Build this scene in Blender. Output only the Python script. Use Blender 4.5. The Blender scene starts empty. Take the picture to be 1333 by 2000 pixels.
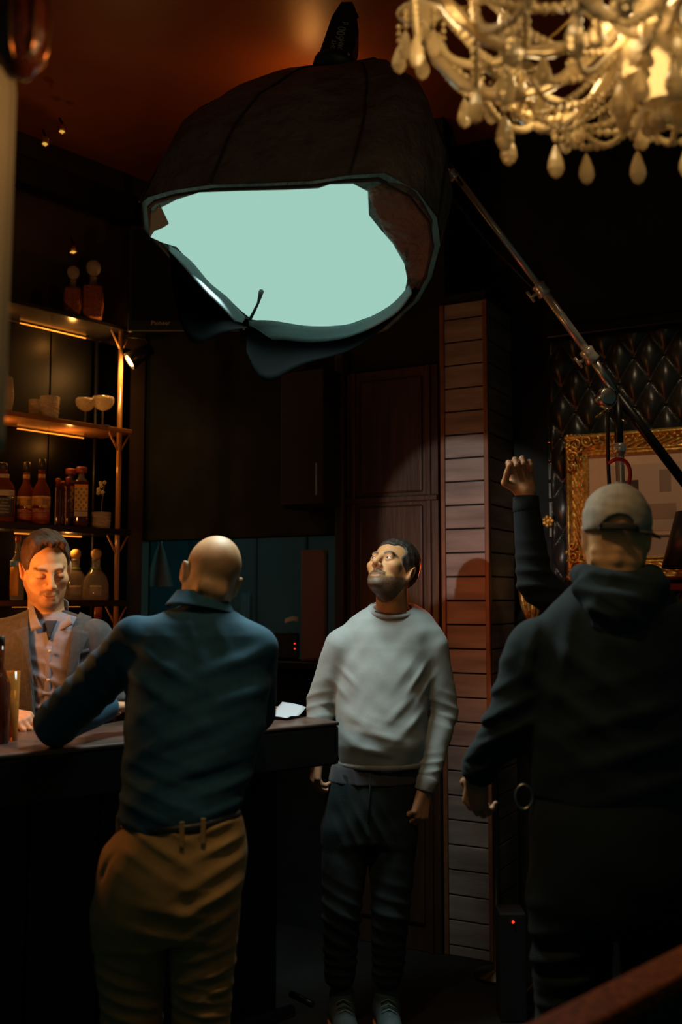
import bpy, bmesh, math, random
import numpy as np
from mathutils import Vector, Matrix

random.seed(7)
scene = bpy.context.scene
col = scene.collection
PI = math.pi

# ------------------------------------------------------------------ camera, world, large lights, exposure
CAM_Z = 1.57
F_PX = 2000.0
PITCH = math.atan(170 / 2000)
cam_d = bpy.data.cameras.new('camera')
cam_d.sensor_fit = 'VERTICAL'
cam_d.sensor_height = 36.0
cam_d.sensor_width = 24.0
cam_d.lens = 36.0
cam_d.clip_start = 0.05
cam_d.dof.use_dof = True
cam_d.dof.focus_distance = 3.85
cam_d.dof.aperture_fstop = 1.9
cam = bpy.data.objects.new('camera', cam_d)
cam.location = (0, 0, CAM_Z)
cam.rotation_euler = (PI / 2 + PITCH, 0, 0)
col.objects.link(cam)
scene.camera = cam

world = bpy.data.worlds.new('world')
scene.world = world
world.use_nodes = True
world.node_tree.nodes['Background'].inputs[0].default_value = (0.25, 0.62, 0.55, 1)
world.node_tree.nodes['Background'].inputs[1].default_value = 0.045

vs = scene.view_settings
vs.view_transform = 'Standard'
vs.look = 'None'
vs.exposure = 0.0
vs.gamma = 1.0
vs.use_curve_mapping = False


def Ray(px, py):
    dx = (px - 666.5) / F_PX
    dz = (1000 - py) / F_PX
    c, s = math.cos(PITCH), math.sin(PITCH)
    return Vector((dx, c - dz * s, s + dz * c))


def W(px, py, Y):
    """point at real distance Y in front of the camera, seen at that spot of the photo"""
    r = Ray(px, py)
    r = r * (Y / r.y)
    return Vector((r.x, r.y, r.z + CAM_Z))


def Wz(px, py, z):
    r = Ray(px, py)
    r = r * ((z - CAM_Z) / r.z)
    return Vector((r.x, r.y, r.z + CAM_Z))


def Wpl(px, py, P0, n):
    r = Ray(px, py)
    o = Vector((0, 0, CAM_Z))
    t = (Vector(P0) - o).dot(n) / r.dot(n)
    return o + r * t


def lamp(name, kind, loc, power, color, size=0.05, rot=None, spread=None):
    d = bpy.data.lights.new(name, kind)
    d.energy = power
    d.color = color
    if kind == 'AREA':
        d.shape = 'DISK'
        d.size = size
        if spread:
            d.spread = spread
    else:
        d.shadow_soft_size = size
    o = bpy.data.objects.new(name, d)
    o.location = loc
    if rot is not None:
        o.rotation_euler = Vector(rot).to_track_quat('-Z', 'Y').to_euler()
    col.objects.link(o)
    return o


# the big soft light of the film crew: opening centre and axis
SB_C = W(548, 505, 3.45)
SB_A = Vector((-0.06, -0.22, -0.973)).normalized()      # the way it shines: down and a little to the camera
lamp('softbox_light', 'AREA', SB_C + SB_A * 0.055, 19, (0.80, 1.0, 0.97), 0.56, (0.0, -0.14, -0.99), math.radians(112))
# warm lamps of the bar
lamp('assumed_bar_light', 'POINT', (-1.27, 3.20, 1.62), 14, (1.0, 0.36, 0.08), 0.05)  # assumed bare point lamp, out of view, warming the barman's face
for _p in ((0.20, 1.76, 2.62), (0.36, 1.52, 2.60), (0.40, 1.98, 2.60), (0.50, 1.74, 2.60), (0.66, 1.58, 2.64), (0.66, 1.92, 2.64)):
    lamp('chandelier_light', 'POINT', _p, 0.85, (1.0, 0.68, 0.32), 0.05)
# assumed film lamp, out of view beside the camera: its round beam falls on the plank pier
beam = lamp('assumed_film_spot', 'SPOT', (-1.75, 0.2, 2.02), 250, (1.0, 0.92, 0.86), 0.03, Vector((0.56, 4.65, 1.90)) - Vector((-1.75, 0.2, 2.02)))
beam.data.spot_size = math.radians(9.6)
beam.data.spot_blend = 0.12
# warm fill spot added above the two men at the front
down = lamp('warm_fill_light', 'SPOT', (-0.35, 1.70, 3.72), 56, (1.0, 0.70, 0.36), 0.06, Vector((0.15, 2.72, 1.7)) - Vector((-0.35, 1.70, 3.72)))
down.data.spot_size = math.radians(38)
down.data.spot_blend = 0.45
# warm fill spot added to brighten the gilt frame and its print
acc = lamp('frame_fill_light', 'SPOT', (1.05, 3.15, 3.74), 32, (1.0, 0.72, 0.42), 0.05, Vector((1.32, 4.60, 1.95)) - Vector((1.05, 3.15, 3.74)))
acc.data.spot_size = math.radians(34)
acc.data.spot_blend = 0.6
lamp('assumed_red_light', 'POINT', W(846, 1120, 4.12), 2.3, (1.0, 0.10, 0.02), 0.03)  # assumed red lamp, bare and floating behind the head, for its red rim
lamp('assumed_kitchen_light', 'AREA', (-0.75, 6.2, 2.35), 0.9, (0.16, 0.60, 0.66), 0.5, (0, 0.2, -1))  # assumed area lamp, out of view, giving the kitchen its dim teal light

# ------------------------------------------------------------------ materials
MATS = {}


def M(name, c, rough=0.5, metal=0.0, spec=0.5, bump=None, var=None, trans=0.0, emit=None, estr=0.0, ior=1.45,
      attr=None, sheen=0.0, coat=0.0, aniso_scale=None, sss=0.0):
    if name in MATS:
        return MATS[name]
    m = bpy.data.materials.new(name)
    m.use_nodes = True
    nt = m.node_tree
    b = nt.nodes['Principled BSDF']
    b.inputs['Base Color'].default_value = (*c, 1)
    b.inputs['Roughness'].default_value = rough
    b.inputs['Metallic'].default_value = metal
    b.inputs['Specular IOR Level'].default_value = spec
    b.inputs['IOR'].default_value = ior
    b.inputs['Transmission Weight'].default_value = trans
    b.inputs['Coat Weight'].default_value = coat
    b.inputs['Sheen Weight'].default_value = sheen
    if sss:
        b.inputs['Subsurface Weight'].default_value = sss
        b.inputs['Subsurface Radius'].default_value = (0.012, 0.004, 0.002)
    if emit:
        b.inputs['Emission Color'].default_value = (*emit, 1)
        b.inputs['Emission Strength'].default_value = estr
    tc = nt.nodes.new('ShaderNodeTexCoord')
    src = tc.outputs['Object']
    if aniso_scale:
        mp = nt.nodes.new('ShaderNodeMapping')
        mp.inputs['Scale'].default_value = aniso_scale
        nt.links.new(src, mp.inputs['Vector'])
        src = mp.outputs['Vector']
    csrc = None
    if attr:
        at = nt.nodes.new('ShaderNodeAttribute')
        at.attribute_name = attr
        csrc = at.outputs['Color']
    if var:
        n = nt.nodes.new('ShaderNodeTexNoise')
        n.inputs['Scale'].default_value = var[0]
        n.inputs['Detail'].default_value = 6
        nt.links.new(src, n.inputs['Vector'])
        r = nt.nodes.new('ShaderNodeMapRange')
        r.inputs['From Min'].default_value = 0.3
        r.inputs['From Max'].default_value = 0.7
        r.inputs['To Min'].default_value = 1 - var[1]
        r.inputs['To Max'].default_value = 1 + var[1]
        nt.links.new(n.outputs['Fac'], r.inputs['Value'])
        mx = nt.nodes.new('ShaderNodeMix')
        mx.data_type = 'RGBA'
        mx.blend_type = 'MULTIPLY'
        mx.inputs['Factor'].default_value = 1
        mx.inputs['A'].default_value = (*c, 1)
        if csrc is not None:
            nt.links.new(csrc, mx.inputs['A'])
        nt.links.new(r.outputs['Result'], mx.inputs['B'])
        csrc = mx.outputs['Result']
    if csrc is not None:
        nt.links.new(csrc, b.inputs['Base Color'])
    if bump:
        n2 = nt.nodes.new('ShaderNodeTexNoise')
        n2.inputs['Scale'].default_value = bump[0]
        n2.inputs['Detail'].default_value = 5
        nt.links.new(src, n2.inputs['Vector'])
        bp = nt.nodes.new('ShaderNodeBump')
        bp.inputs['Strength'].default_value = bump[1]
        bp.inputs['Distance'].default_value = bump[2] if len(bump) > 2 else 0.005
        nt.links.new(n2.outputs['Fac'], bp.inputs['Height'])
        nt.links.new(bp.outputs['Normal'], b.inputs['Normal'])
    MATS[name] = m
    return m


# ------------------------------------------------------------------ mesh helpers
def tag(o, label=None, cat=None, group=None, kind=None):
    if label:
        o['label'] = label
    if cat:
        o['category'] = cat
    if group:
        o['group'] = group
    if kind:
        o['kind'] = kind
    return o


def empty(name, loc, label=None, cat=None, group=None, kind=None):
    o = bpy.data.objects.new(name, None)
    o.empty_display_size = 0.05
    o.location = loc
    col.objects.link(o)
    return tag(o, label, cat, group, kind)


def world_origin(o):
    v = Vector((0, 0, 0))
    while o is not None:
        v += Vector(o.location)
        o = o.parent
    return v


def link_mesh(name, verts, faces, mat, parent=None, smooth=False, colors=None, origin=None):
    """verts in world coordinates; the object keeps its parent's origin or gets its own at its base"""
    V = np.asarray([tuple(v) for v in verts], dtype=np.float64) if not isinstance(verts, np.ndarray) else verts.astype(np.float64)
    if parent is not None:
        off = np.array(world_origin(parent))
    elif origin is not None:
        off = np.array(origin)
    else:
        mn, mx = V.min(0), V.max(0)
        off = np.array([(mn[0] + mx[0]) / 2, (mn[1] + mx[1]) / 2, mn[2]])
    V = V - off
    me = bpy.data.meshes.new(name)
    if isinstance(faces, np.ndarray):
        n, k = faces.shape
        me.vertices.add(len(V))
        me.vertices.foreach_set('co', V.astype(np.float32).ravel())
        me.loops.add(n * k)
        me.loops.foreach_set('vertex_index', faces.astype(np.int32).ravel())
        me.polygons.add(n)
        me.polygons.foreach_set('loop_start', np.arange(0, n * k, k, dtype=np.int32))
        me.polygons.foreach_set('loop_total', np.full(n, k, dtype=np.int32))
        me.update(calc_edges=True)
    else:
        me.from_pydata([tuple(v) for v in V], [], faces)
    if colors is not None:
        ca = me.color_attributes.new('col', 'FLOAT_COLOR', 'POINT')
        c4 = np.ones((len(V), 4), dtype=np.float32)
        c4[:, :3] = colors
        ca.data.foreach_set('color', c4.ravel())
    if smooth:
        me.polygons.foreach_set('use_smooth', np.ones(len(me.polygons), dtype=bool))
    if mat is not None:
        me.materials.append(mat)
    me.update()
    o = bpy.data.objects.new(name, me)
    col.objects.link(o)
    if parent is not None:
        o.parent = parent
    else:
        o.location = off
    return o


class MB:
    def __init__(self):
        self.v = []
        self.f = []

    def add(self, vs_, fs_):
        k = len(self.v)
        self.v += [Vector(v) for v in vs_]
        self.f += [tuple(i + k for i in f) for f in fs_]
        return self

    def obox(self, o, ax, ay, az):
        """box from corner o along three edge vectors"""
        o, ax, ay, az = map(Vector, (o, ax, ay, az))
        if ax.cross(ay).dot(az) < 0:
            o, ax = o + ax, -ax
        p = [o, o + ax, o + ax + ay, o + ay]
        p += [q + az for q in p]
        return self.add(p, [(3, 2, 1, 0), (4, 5, 6, 7), (0, 1, 5, 4), (1, 2, 6, 5), (2, 3, 7, 6), (3, 0, 4, 7)])

    def bbox(self, o, ax, ay, az, b=0.004):
        """the same with chamfered edges"""
        o, ax, ay, az = map(Vector, (o, ax, ay, az))
        if ax.cross(ay).dot(az) < 0:
            o, ax = o + ax, -ax
        bm = bmesh.new()
        q = [bm.verts.new(o + ax * i + ay * j + az * k) for k in (0, 1) for j in (0, 1) for i in (0, 1)]
        for f in ((0, 2, 3, 1), (4, 5, 7, 6), (0, 1, 5, 4), (1, 3, 7, 5), (3, 2, 6, 7), (2, 0, 4, 6)):
            bm.faces.new([q[i] for i in f])
        bmesh.ops.bevel(bm, geom=bm.edges[:], offset=b, segments=2, affect='EDGES', profile=0.5)
        bm.verts.index_update()
        vs_ = [v.co.copy() for v in bm.verts]
        fs_ = [tuple(v.index for v in f.verts) for f in bm.faces]
        bm.free()
        return self.add(vs_, fs_)

    def tube(self, pts, r, n=10, caps=True, closed=False):
        pts = [Vector(p) for p in pts]
        rr = r if isinstance(r, (list, tuple)) else [r] * len(pts)
        m = len(pts)
        k0 = len(self.v)
        up = None
        for i, p in enumerate(pts):
            a = pts[(i - 1) % m] if (i > 0 or closed) else p
            b = pts[(i + 1) % m] if (i < m - 1 or closed) else p
            t = (b - a)
            t = t.normalized() if t.length > 1e-9 else Vector((0, 0, 1))
            if up is None:
                up = Vector((0, 0, 1)) if abs(t.z) < 0.9 else Vector((1, 0, 0))
            s = t.cross(up).normalized()
            up = s.cross(t).normalized()
            for j in range(n):
                a_ = 2 * PI * j / n
                self.v.append(p + (s * math.cos(a_) + up * math.sin(a_)) * rr[i])
        for i in range(m if closed else m - 1):
            for j in range(n):
                a0 = k0 + i * n + j
                a1 = k0 + i * n + (j + 1) % n
                b0 = k0 + ((i + 1) % m) * n + j
                b1 = k0 + ((i + 1) % m) * n + (j + 1) % n
                self.f.append((a0, a1, b1, b0))
        if caps and not closed:
            self.f.append(tuple(k0 + j for j in reversed(range(n))))
            self.f.append(tuple(k0 + (m - 1) * n + j for j in range(n)))
        return self

    def lathe(self, prof, o=(0, 0, 0), n=24, axis=None, sx=1.0, sy=1.0, rotz=0.0):
        """prof: (radius, height) pairs from bottom to top"""
        o = Vector(o)
        Rm = Matrix.Identity(3)
        if axis is not None:
            Rm = Vector(axis).to_track_quat('Z', 'X').to_matrix()
        k0 = len(self.v)
        for r, h in prof:
            for j in range(n):
                a = 2 * PI * j / n + rotz
                self.v.append(o + Rm @ Vector((r * math.cos(a) * sx, r * math.sin(a) * sy, h)))
        for i in range(len(prof) - 1):
            for j in range(n):
                a0, a1 = k0 + i * n + j, k0 + i * n + (j + 1) % n
                self.f.append((a0, a1, a1 + n, a0 + n))
        if prof[0][0] > 1e-5:
            self.f.append(tuple(k0 + j for j in reversed(range(n))))
        if prof[-1][0] > 1e-5:
            self.f.append(tuple(k0 + (len(prof) - 1) * n + j for j in range(n)))
        return self

    def ball(self, c, r, n=10, m=6, sz=1.0):
        prof = [(max(1e-6, r * math.sin(PI * i / m)), -r * sz * math.cos(PI * i / m)) for i in range(m + 1)]
        return self.lathe(prof, c, n)

    def grid(self, fn, nu, nv, flip=False):
        k0 = len(self.v)
        for i in range(nu + 1):
            for j in range(nv + 1):
                self.v.append(Vector(fn(i / nu, j / nv)))
        for i in range(nu):
            for j in range(nv):
                a = k0 + i * (nv + 1) + j
                q = (a, a + nv + 1, a + nv + 2, a + 1)
                self.f.append(q[::-1] if flip else q)
        return self

    def sheet(self, fn, nu, nv, off):
        """a sheet with thickness: off is a vector or a function of (u, v)"""
        of = off if callable(off) else (lambda u, v: Vector(off))
        k0 = len(self.v)
        self.grid(fn, nu, nv)
        self.grid(lambda u, v: Vector(fn(u, v)) + of(u, v), nu, nv, True)
        N = (nu + 1) * (nv + 1)
        idx = lambda i, j: k0 + i * (nv + 1) + j
        rim = [idx(i, 0) for i in range(nu + 1)] + [idx(nu, j) for j in range(1, nv + 1)] + \
              [idx(i, nv) for i in range(nu - 1, -1, -1)] + [idx(0, j) for j in range(nv - 1, 0, -1)]
        for a, b in zip(rim, rim[1:] + rim[:1]):
            self.f.append((b, a, a + N, b + N))
        return self

    def build(self, name, mat, parent=None, smooth=False, origin=None):
        return link_mesh(name, self.v, self.f, mat, parent, smooth, origin=origin)


def thing1(name, mb, mat, label, cat, group=None, smooth=False):
    return tag(mb.build(name, mat, None, smooth), label, cat, group)


def struct(name, mb, mat, smooth=False, label=None):
    o = mb.build(name, mat, None, smooth)
    o['kind'] = 'structure'
    if label:
        o['label'] = label
    return o


def copy_tree(o, loc=None, rotz=None, parent=None, **tags):
    c = o.copy()
    col.objects.link(c)
    c.parent = parent
    for ch in list(o.children):
        copy_tree(ch, parent=c)
    if loc is not None:
        c.location = loc
    if rotz is not None:
        c.rotation_euler = (0, 0, rotz)
    if tags:
        tag(c, **tags)
    return c


def text_mesh(s, size, name='lettering'):
    cu = bpy.data.curves.new(name, 'FONT')
    cu.body = s
    cu.size = size
    cu.align_x = 'CENTER'
    cu.align_y = 'CENTER'
    cu.extrude = 0.0004
    cu.resolution_u = 2
    t = bpy.data.objects.new(name, cu)
    col.objects.link(t)
    dg = bpy.context.evaluated_depsgraph_get()
    me = bpy.data.meshes.new_from_object(t.evaluated_get(dg))
    bpy.data.objects.remove(t)
    bpy.data.curves.remove(cu)
    vs_ = [v.co.copy() for v in me.vertices]
    fs_ = [tuple(p.vertices) for p in me.polygons]
    bpy.data.meshes.remove(me)
    return vs_, fs_


def bez(p0, p1, p2, p3, n):
    p0, p1, p2, p3 = map(Vector, (p0, p1, p2, p3))
    out = []
    for i in range(n + 1):
        t = i / n
        out.append(p0 * (1 - t) ** 3 + p1 * 3 * t * (1 - t) ** 2 + p2 * 3 * t * t * (1 - t) + p3 * t ** 3)
    return out


def catmull(pts, n):
    pts = [Vector(p) for p in pts]
    out = []
    for i in range(len(pts) - 1):
        a = pts[max(0, i - 1)]
        b, c = pts[i], pts[i + 1]
        d = pts[min(len(pts) - 1, i + 2)]
        for k in range(n):
            t = k / n
            out.append(0.5 * ((2 * b) + (c - a) * t + (2 * a - 5 * b + 4 * c - d) * t * t + (3 * b - a - 3 * c + d) * t ** 3))
    out.append(pts[-1])
    return out


# ------------------------------------------------------------------ signed-distance sculpting for the people
def _v(a):
    return np.array(tuple(a), dtype=np.float32)


def cap(P, a, b, r1, r2=None):
    a, b = _v(a), _v(b)
    r2 = r1 if r2 is None else r2
    ab = b - a
    t = np.clip(((P - a) @ ab) / max(1e-9, float(ab @ ab)), 0, 1)
    return np.linalg.norm(P - a - t[:, None] * ab, axis=1) - (r1 + (r2 - r1) * t)


def ell(P, c, r, R=None):
    q = P - _v(c)
    if R is not None:
        q = q @ R
    r = _v(r)
    k0 = np.linalg.norm(q / r, axis=1)
    k1 = np.linalg.norm(q / (r * r), axis=1)
    return k0 * (k0 - 1) / np.maximum(k1, 1e-6)


def rbox(P, c, h, r, R=None):
    q = P - _v(c)
    if R is not None:
        q = q @ R
    q = np.abs(q) - (_v(h) - r)
    return np.linalg.norm(np.maximum(q, 0), axis=1) + np.minimum(q.max(axis=1), 0) - r


def U(a, b, k=0.0):
    if a is None:
        return b
    if k <= 0:
        return np.minimum(a, b)
    h = np.clip(0.5 + 0.5 * (b - a) / k, 0, 1)
    return b * (1 - h) + a * h - k * h * (1 - h)


def SUB(a, b, k=0.0):
    return -U(-a, b, k)


def ISEC(a, b, k=0.0):
    return -U(-a, -b, k)


def chain(P, pts, rs, k=0.02):
    d = None
    for i in range(len(pts) - 1):
        d = U(d, cap(P, pts[i], pts[i + 1], rs[i], rs[i + 1]), 0.0)
    return d


def loft(P, secs, yaw=0.0, grow=0.0):
    """stack of elliptical sections (z, cx, cy, rx, ry), lowest first; yaw turns the sections"""
    S = np.array(secs, dtype=np.float32)
    z = P[:, 2]
    zc = np.clip(z, S[0, 0], S[-1, 0])
    it = lambda i: np.interp(zc, S[:, 0], S[:, i])
    cx, cy, rx, ry = it(1), it(2), it(3) + grow, it(4) + grow
    dx, dy = P[:, 0] - cx, P[:, 1] - cy
    if yaw:
        c, s = math.cos(yaw), math.sin(yaw)
        dx, dy = c * dx + s * dy, -s * dx + c * dy
    k0 = np.sqrt((dx / rx) ** 2 + (dy / ry) ** 2)
    k1 = np.sqrt((dx / rx ** 2) ** 2 + (dy / ry ** 2) ** 2)
    d = k0 * (k0 - 1) / np.maximum(k1, 1e-6)
    dz = np.maximum(S[0, 0] - z, z - S[-1, 0])
    return ISEC(d, dz.astype(d.dtype), 0.015)


def fold(P, c, direc, lam, amp, rad, ph=0.0, warp=0.25):
    q = P - _v(c)
    dr = np.array(Vector(direc).normalized(), dtype=np.float32)
    t = q @ dr
    oth = q[:, 0] * 7.3 + q[:, 1] * 5.1 + q[:, 2] * 3.7
    w = np.exp(-(q * q).sum(1) / (rad * rad))
    s = np.sin(2 * PI * t / lam + ph + warp * 6 * np.sin(oth))
    return amp * w * (s + 0.35 * np.cos(2 * s))


def wob(P, scale, amp, ph=0.0):
    """gentle unevenness of cloth"""
    x, y, z = P[:, 0] * scale, P[:, 1] * scale, P[:, 2] * scale
    return amp * (np.sin(x * 1.3 + 1.7 * np.sin(z * 0.9 + ph)) * np.sin(z * 1.1 + 1.3 * np.sin(y * 1.2 + ph)) +
                  0.5 * np.sin(2.3 * z + 1.9 * np.sin(1.7 * x + ph) + y))


def sdf_mesh(f, lo, hi, h):
    lo = np.array(tuple(lo), dtype=np.float32)
    hi = np.array(tuple(hi), dtype=np.float32)
    B = 8
    nb = np.ceil((hi - lo) / (h * B)).astype(int) + 1
    n = nb * B
    bi = np.stack(np.meshgrid(*[np.arange(k) for k in nb], indexing='ij'), -1).reshape(-1, 3)
    cen = lo + (bi * B + B / 2) * h
    dc = f(cen.astype(np.float32))
    keep = np.abs(dc) < h * B * 0.9 * 1.35 + 0.012
    dense = np.repeat(np.repeat(np.repeat(np.where(dc.reshape(nb) < 0, -1.0, 1.0).astype(np.float32), B, 0), B, 1), B, 2)
    kb = bi[keep]
    loc = np.stack(np.meshgrid(*[np.arange(B)] * 3, indexing='ij'), -1).reshape(-1, 3)
    step = 1500
    for s in range(0, len(kb), step):
        ids = (kb[s:s + step, None, :] * B + loc[None]).reshape(-1, 3)
        dense[ids[:, 0], ids[:, 1], ids[:, 2]] = f((lo + ids * h).astype(np.float32))
    dense[0], dense[-1], dense[:, 0], dense[:, -1], dense[:, :, 0], dense[:, :, -1] = 1, 1, 1, 1, 1, 1
    ins = dense < 0
    c = [ins[i:n[0] - 1 + i, j:n[1] - 1 + j, k:n[2] - 1 + k] for i in (0, 1) for j in (0, 1) for k in (0, 1)]
    anyi = c[0].copy()
    alli = c[0].copy()
    for q in c[1:]:
        anyi |= q
        alli &= q
    act = anyi & ~alli
    cells = np.argwhere(act)
    idm = np.full(act.shape, -1, dtype=np.int32)
    idm[act] = np.arange(len(cells))
    acc = np.zeros((len(cells), 3), dtype=np.float64)
    cnt = np.zeros(len(cells))
    offs = [(i, j, k) for i in (0, 1) for j in (0, 1) for k in (0, 1)]
    for a in range(8):
        for ax in range(3):
            if offs[a][ax] == 0:
                b = list(offs[a])
                b[ax] = 1
                va = dense[cells[:, 0] + offs[a][0], cells[:, 1] + offs[a][1], cells[:, 2] + offs[a][2]]
                vb = dense[cells[:, 0] + b[0], cells[:, 1] + b[1], cells[:, 2] + b[2]]
                m = (va < 0) != (vb < 0)
                t = np.where(m, va / np.where(m, va - vb, 1), 0)
                p = np.array(offs[a], dtype=np.float64)[None].repeat(len(cells), 0)
                p[:, ax] += t
                acc[m] += p[m]
                cnt[m] += 1
    V = lo + (cells + acc / cnt[:, None]) * h
    F = []
    for ax in range(3):
        u, w = (ax + 1) % 3, (ax + 2) % 3
        sl0 = [slice(None)] * 3
        sl1 = [slice(None)] * 3
        sl0[ax], sl1[ax] = slice(0, -1), slice(1, None)
        A, Bv = ins[tuple(sl0)], ins[tuple(sl1)]
        e = np.argwhere(A != Bv)
        e = e[(e[:, u] > 0) & (e[:, w] > 0) & (e[:, u] < n[u] - 1) & (e[:, w] < n[w] - 1)]
        s = A[e[:, 0], e[:, 1], e[:, 2]]
        def g(du, dw):
            q = e.copy()
            q[:, u] += du
            q[:, w] += dw
            return idm[q[:, 0], q[:, 1], q[:, 2]]
        quad = np.stack([g(-1, -1), g(0, -1), g(0, 0), g(-1, 0)], 1)
        quad[~s] = quad[~s][:, ::-1]
        F.append(quad)
    F = np.concatenate(F)
    F = F[(F >= 0).all(1)]
    return V, F


def lap(V, F, it=1, w=0.5):
    n = len(V)
    for _ in range(it):
        acc = np.zeros_like(V)
        cnt = np.zeros(n)
        for a, b in ((0, 1), (1, 2), (2, 3), (3, 0)):
            for i, j in ((a, b), (b, a)):
                for k in range(3):
                    acc[:, k] += np.bincount(F[:, i], V[F[:, j], k], n)
                cnt += np.bincount(F[:, i], minlength=n)
        V = V * (1 - w) + w * acc / np.maximum(cnt, 1)[:, None]
    return V


def sculpt(name, f, lo, hi, h, mat, parent=None, smooth_it=1, colfn=None):
    V, F = sdf_mesh(f, lo, hi, h)
    if smooth_it:
        V = lap(V, F, smooth_it)
    colors = colfn(V.astype(np.float32)) if colfn else None
    return link_mesh(name, V, F, mat, parent, True, colors)


def R3(yaw=0, pitch=0, roll=0, lean=0):
    m = Matrix.Rotation(math.radians(lean), 3, 'Y') @ Matrix.Rotation(math.radians(yaw), 3, 'Z') @ \
        Matrix.Rotation(math.radians(pitch), 3, 'X') @ Matrix.Rotation(math.radians(roll), 3, 'Y')
    return np.array(m, dtype=np.float32)


def head_sdf(Q, o):
    """head in its own frame: face to -y, eyes at z = 0, left of the picture at -x"""
    jw = o.get('jaw', 1.0)
    d = ell(Q, (0, 0.018, 0.028), (0.076, 0.098, 0.088))
    d = U(d, ell(Q, (0, -0.032, -0.045), (0.060 * jw, 0.058, 0.076)), 0.03)
    for s in (-1, 1):
        d = U(d, cap(Q, (s * 0.052 * jw, 0.012, -0.055), (s * 0.014, -0.075, -0.094), 0.016, 0.014), 0.025)
        d = U(d, ell(Q, (s * 0.043, -0.060, -0.020), (0.022, 0.024, 0.020)), 0.022)
    d = U(d, cap(Q, (-0.034, -0.079, 0.021), (0.034, -0.079, 0.021), 0.0115), 0.016)
    d = U(d, ell(Q, (0, -0.079, -0.098), (0.021, 0.016, 0.015)), 0.018)
    for s in (-1, 1):
        d = SUB(d, ell(Q, (s * 0.0325, -0.101, 0.000), (0.019, 0.017, 0.0125)), 0.012)
    ns = o.get('nose', 1.0)
    d = U(d, cap(Q, (0, -0.086, 0.012), (0, -0.088 - 0.026 * ns, -0.030), 0.0085, 0.0115), 0.012)
    for s in (-1, 1):
        d = U(d, ell(Q, (s * 0.0125, -0.099, -0.036), (0.009, 0.012, 0.008)), 0.007)
        d = SUB(d, ell(Q, (s * 0.0075, -0.108, -0.0445), (0.004, 0.006, 0.005)), 0.004)
    if o.get('beard'):
        b = ell(Q, (0, -0.034, -0.074), (0.058 * jw, 0.056, 0.042))
        d = U(d, b, 0.012)
        d = U(d, cap(Q, (0, -0.096, -0.055), (-0.027, -0.086, -0.064), 0.0070, 0.005), 0.008)
        d = U(d, cap(Q, (0, -0.096, -0.055), (0.027, -0.086, -0.064), 0.0070, 0.005), 0.008)
    d = U(d, cap(Q, (-0.013, -0.090, -0.0660), (0.013, -0.090, -0.0660), 0.0060), 0.007)
    d = U(d, cap(Q, (-0.012, -0.0905, -0.0775), (0.012, -0.0905, -0.0775), 0.0070), 0.007)
    d = SUB(d, cap(Q, (-0.019, -0.098, -0.0725), (0.019, -0.098, -0.0725), 0.0022), 0.003)
    # eyelids
    for s in (-1, 1):
        lid = ell(Q, (s * 0.032, -0.0790, 0.000), (0.0150, 0.0138, 0.0128))
        if o.get('eyes', 'open') == 'open':
            lid = SUB(lid, ell(Q, (s * 0.0325, -0.0945, -0.0008), (0.0122, 0.012, 0.0042)), 0.002)
        elif o['eyes'] == 'down':
            lid = SUB(lid, ell(Q, (s * 0.0325, -0.0945, -0.0068), (0.0125, 0.010, 0.0020)), 0.002)
        d = U(d, lid, 0.004)
    for s in (-1, 1):
        Re = np.array(Matrix.Rotation(s * 0.34, 3, 'Z') @ Matrix.Rotation(s * 0.22, 3, 'Y') @ Matrix.Rotation(-0.12, 3, 'X'), dtype=np.float32)
        e = ell(Q, (s * 0.081, 0.018, -0.012), (0.0090, 0.0195, 0.032), Re)
        e = SUB(e, ell(Q, (s * 0.0900, 0.014, -0.008), (0.0065, 0.0115, 0.021), Re), 0.004)
        d = U(d, e, 0.010)
    return d


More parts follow.
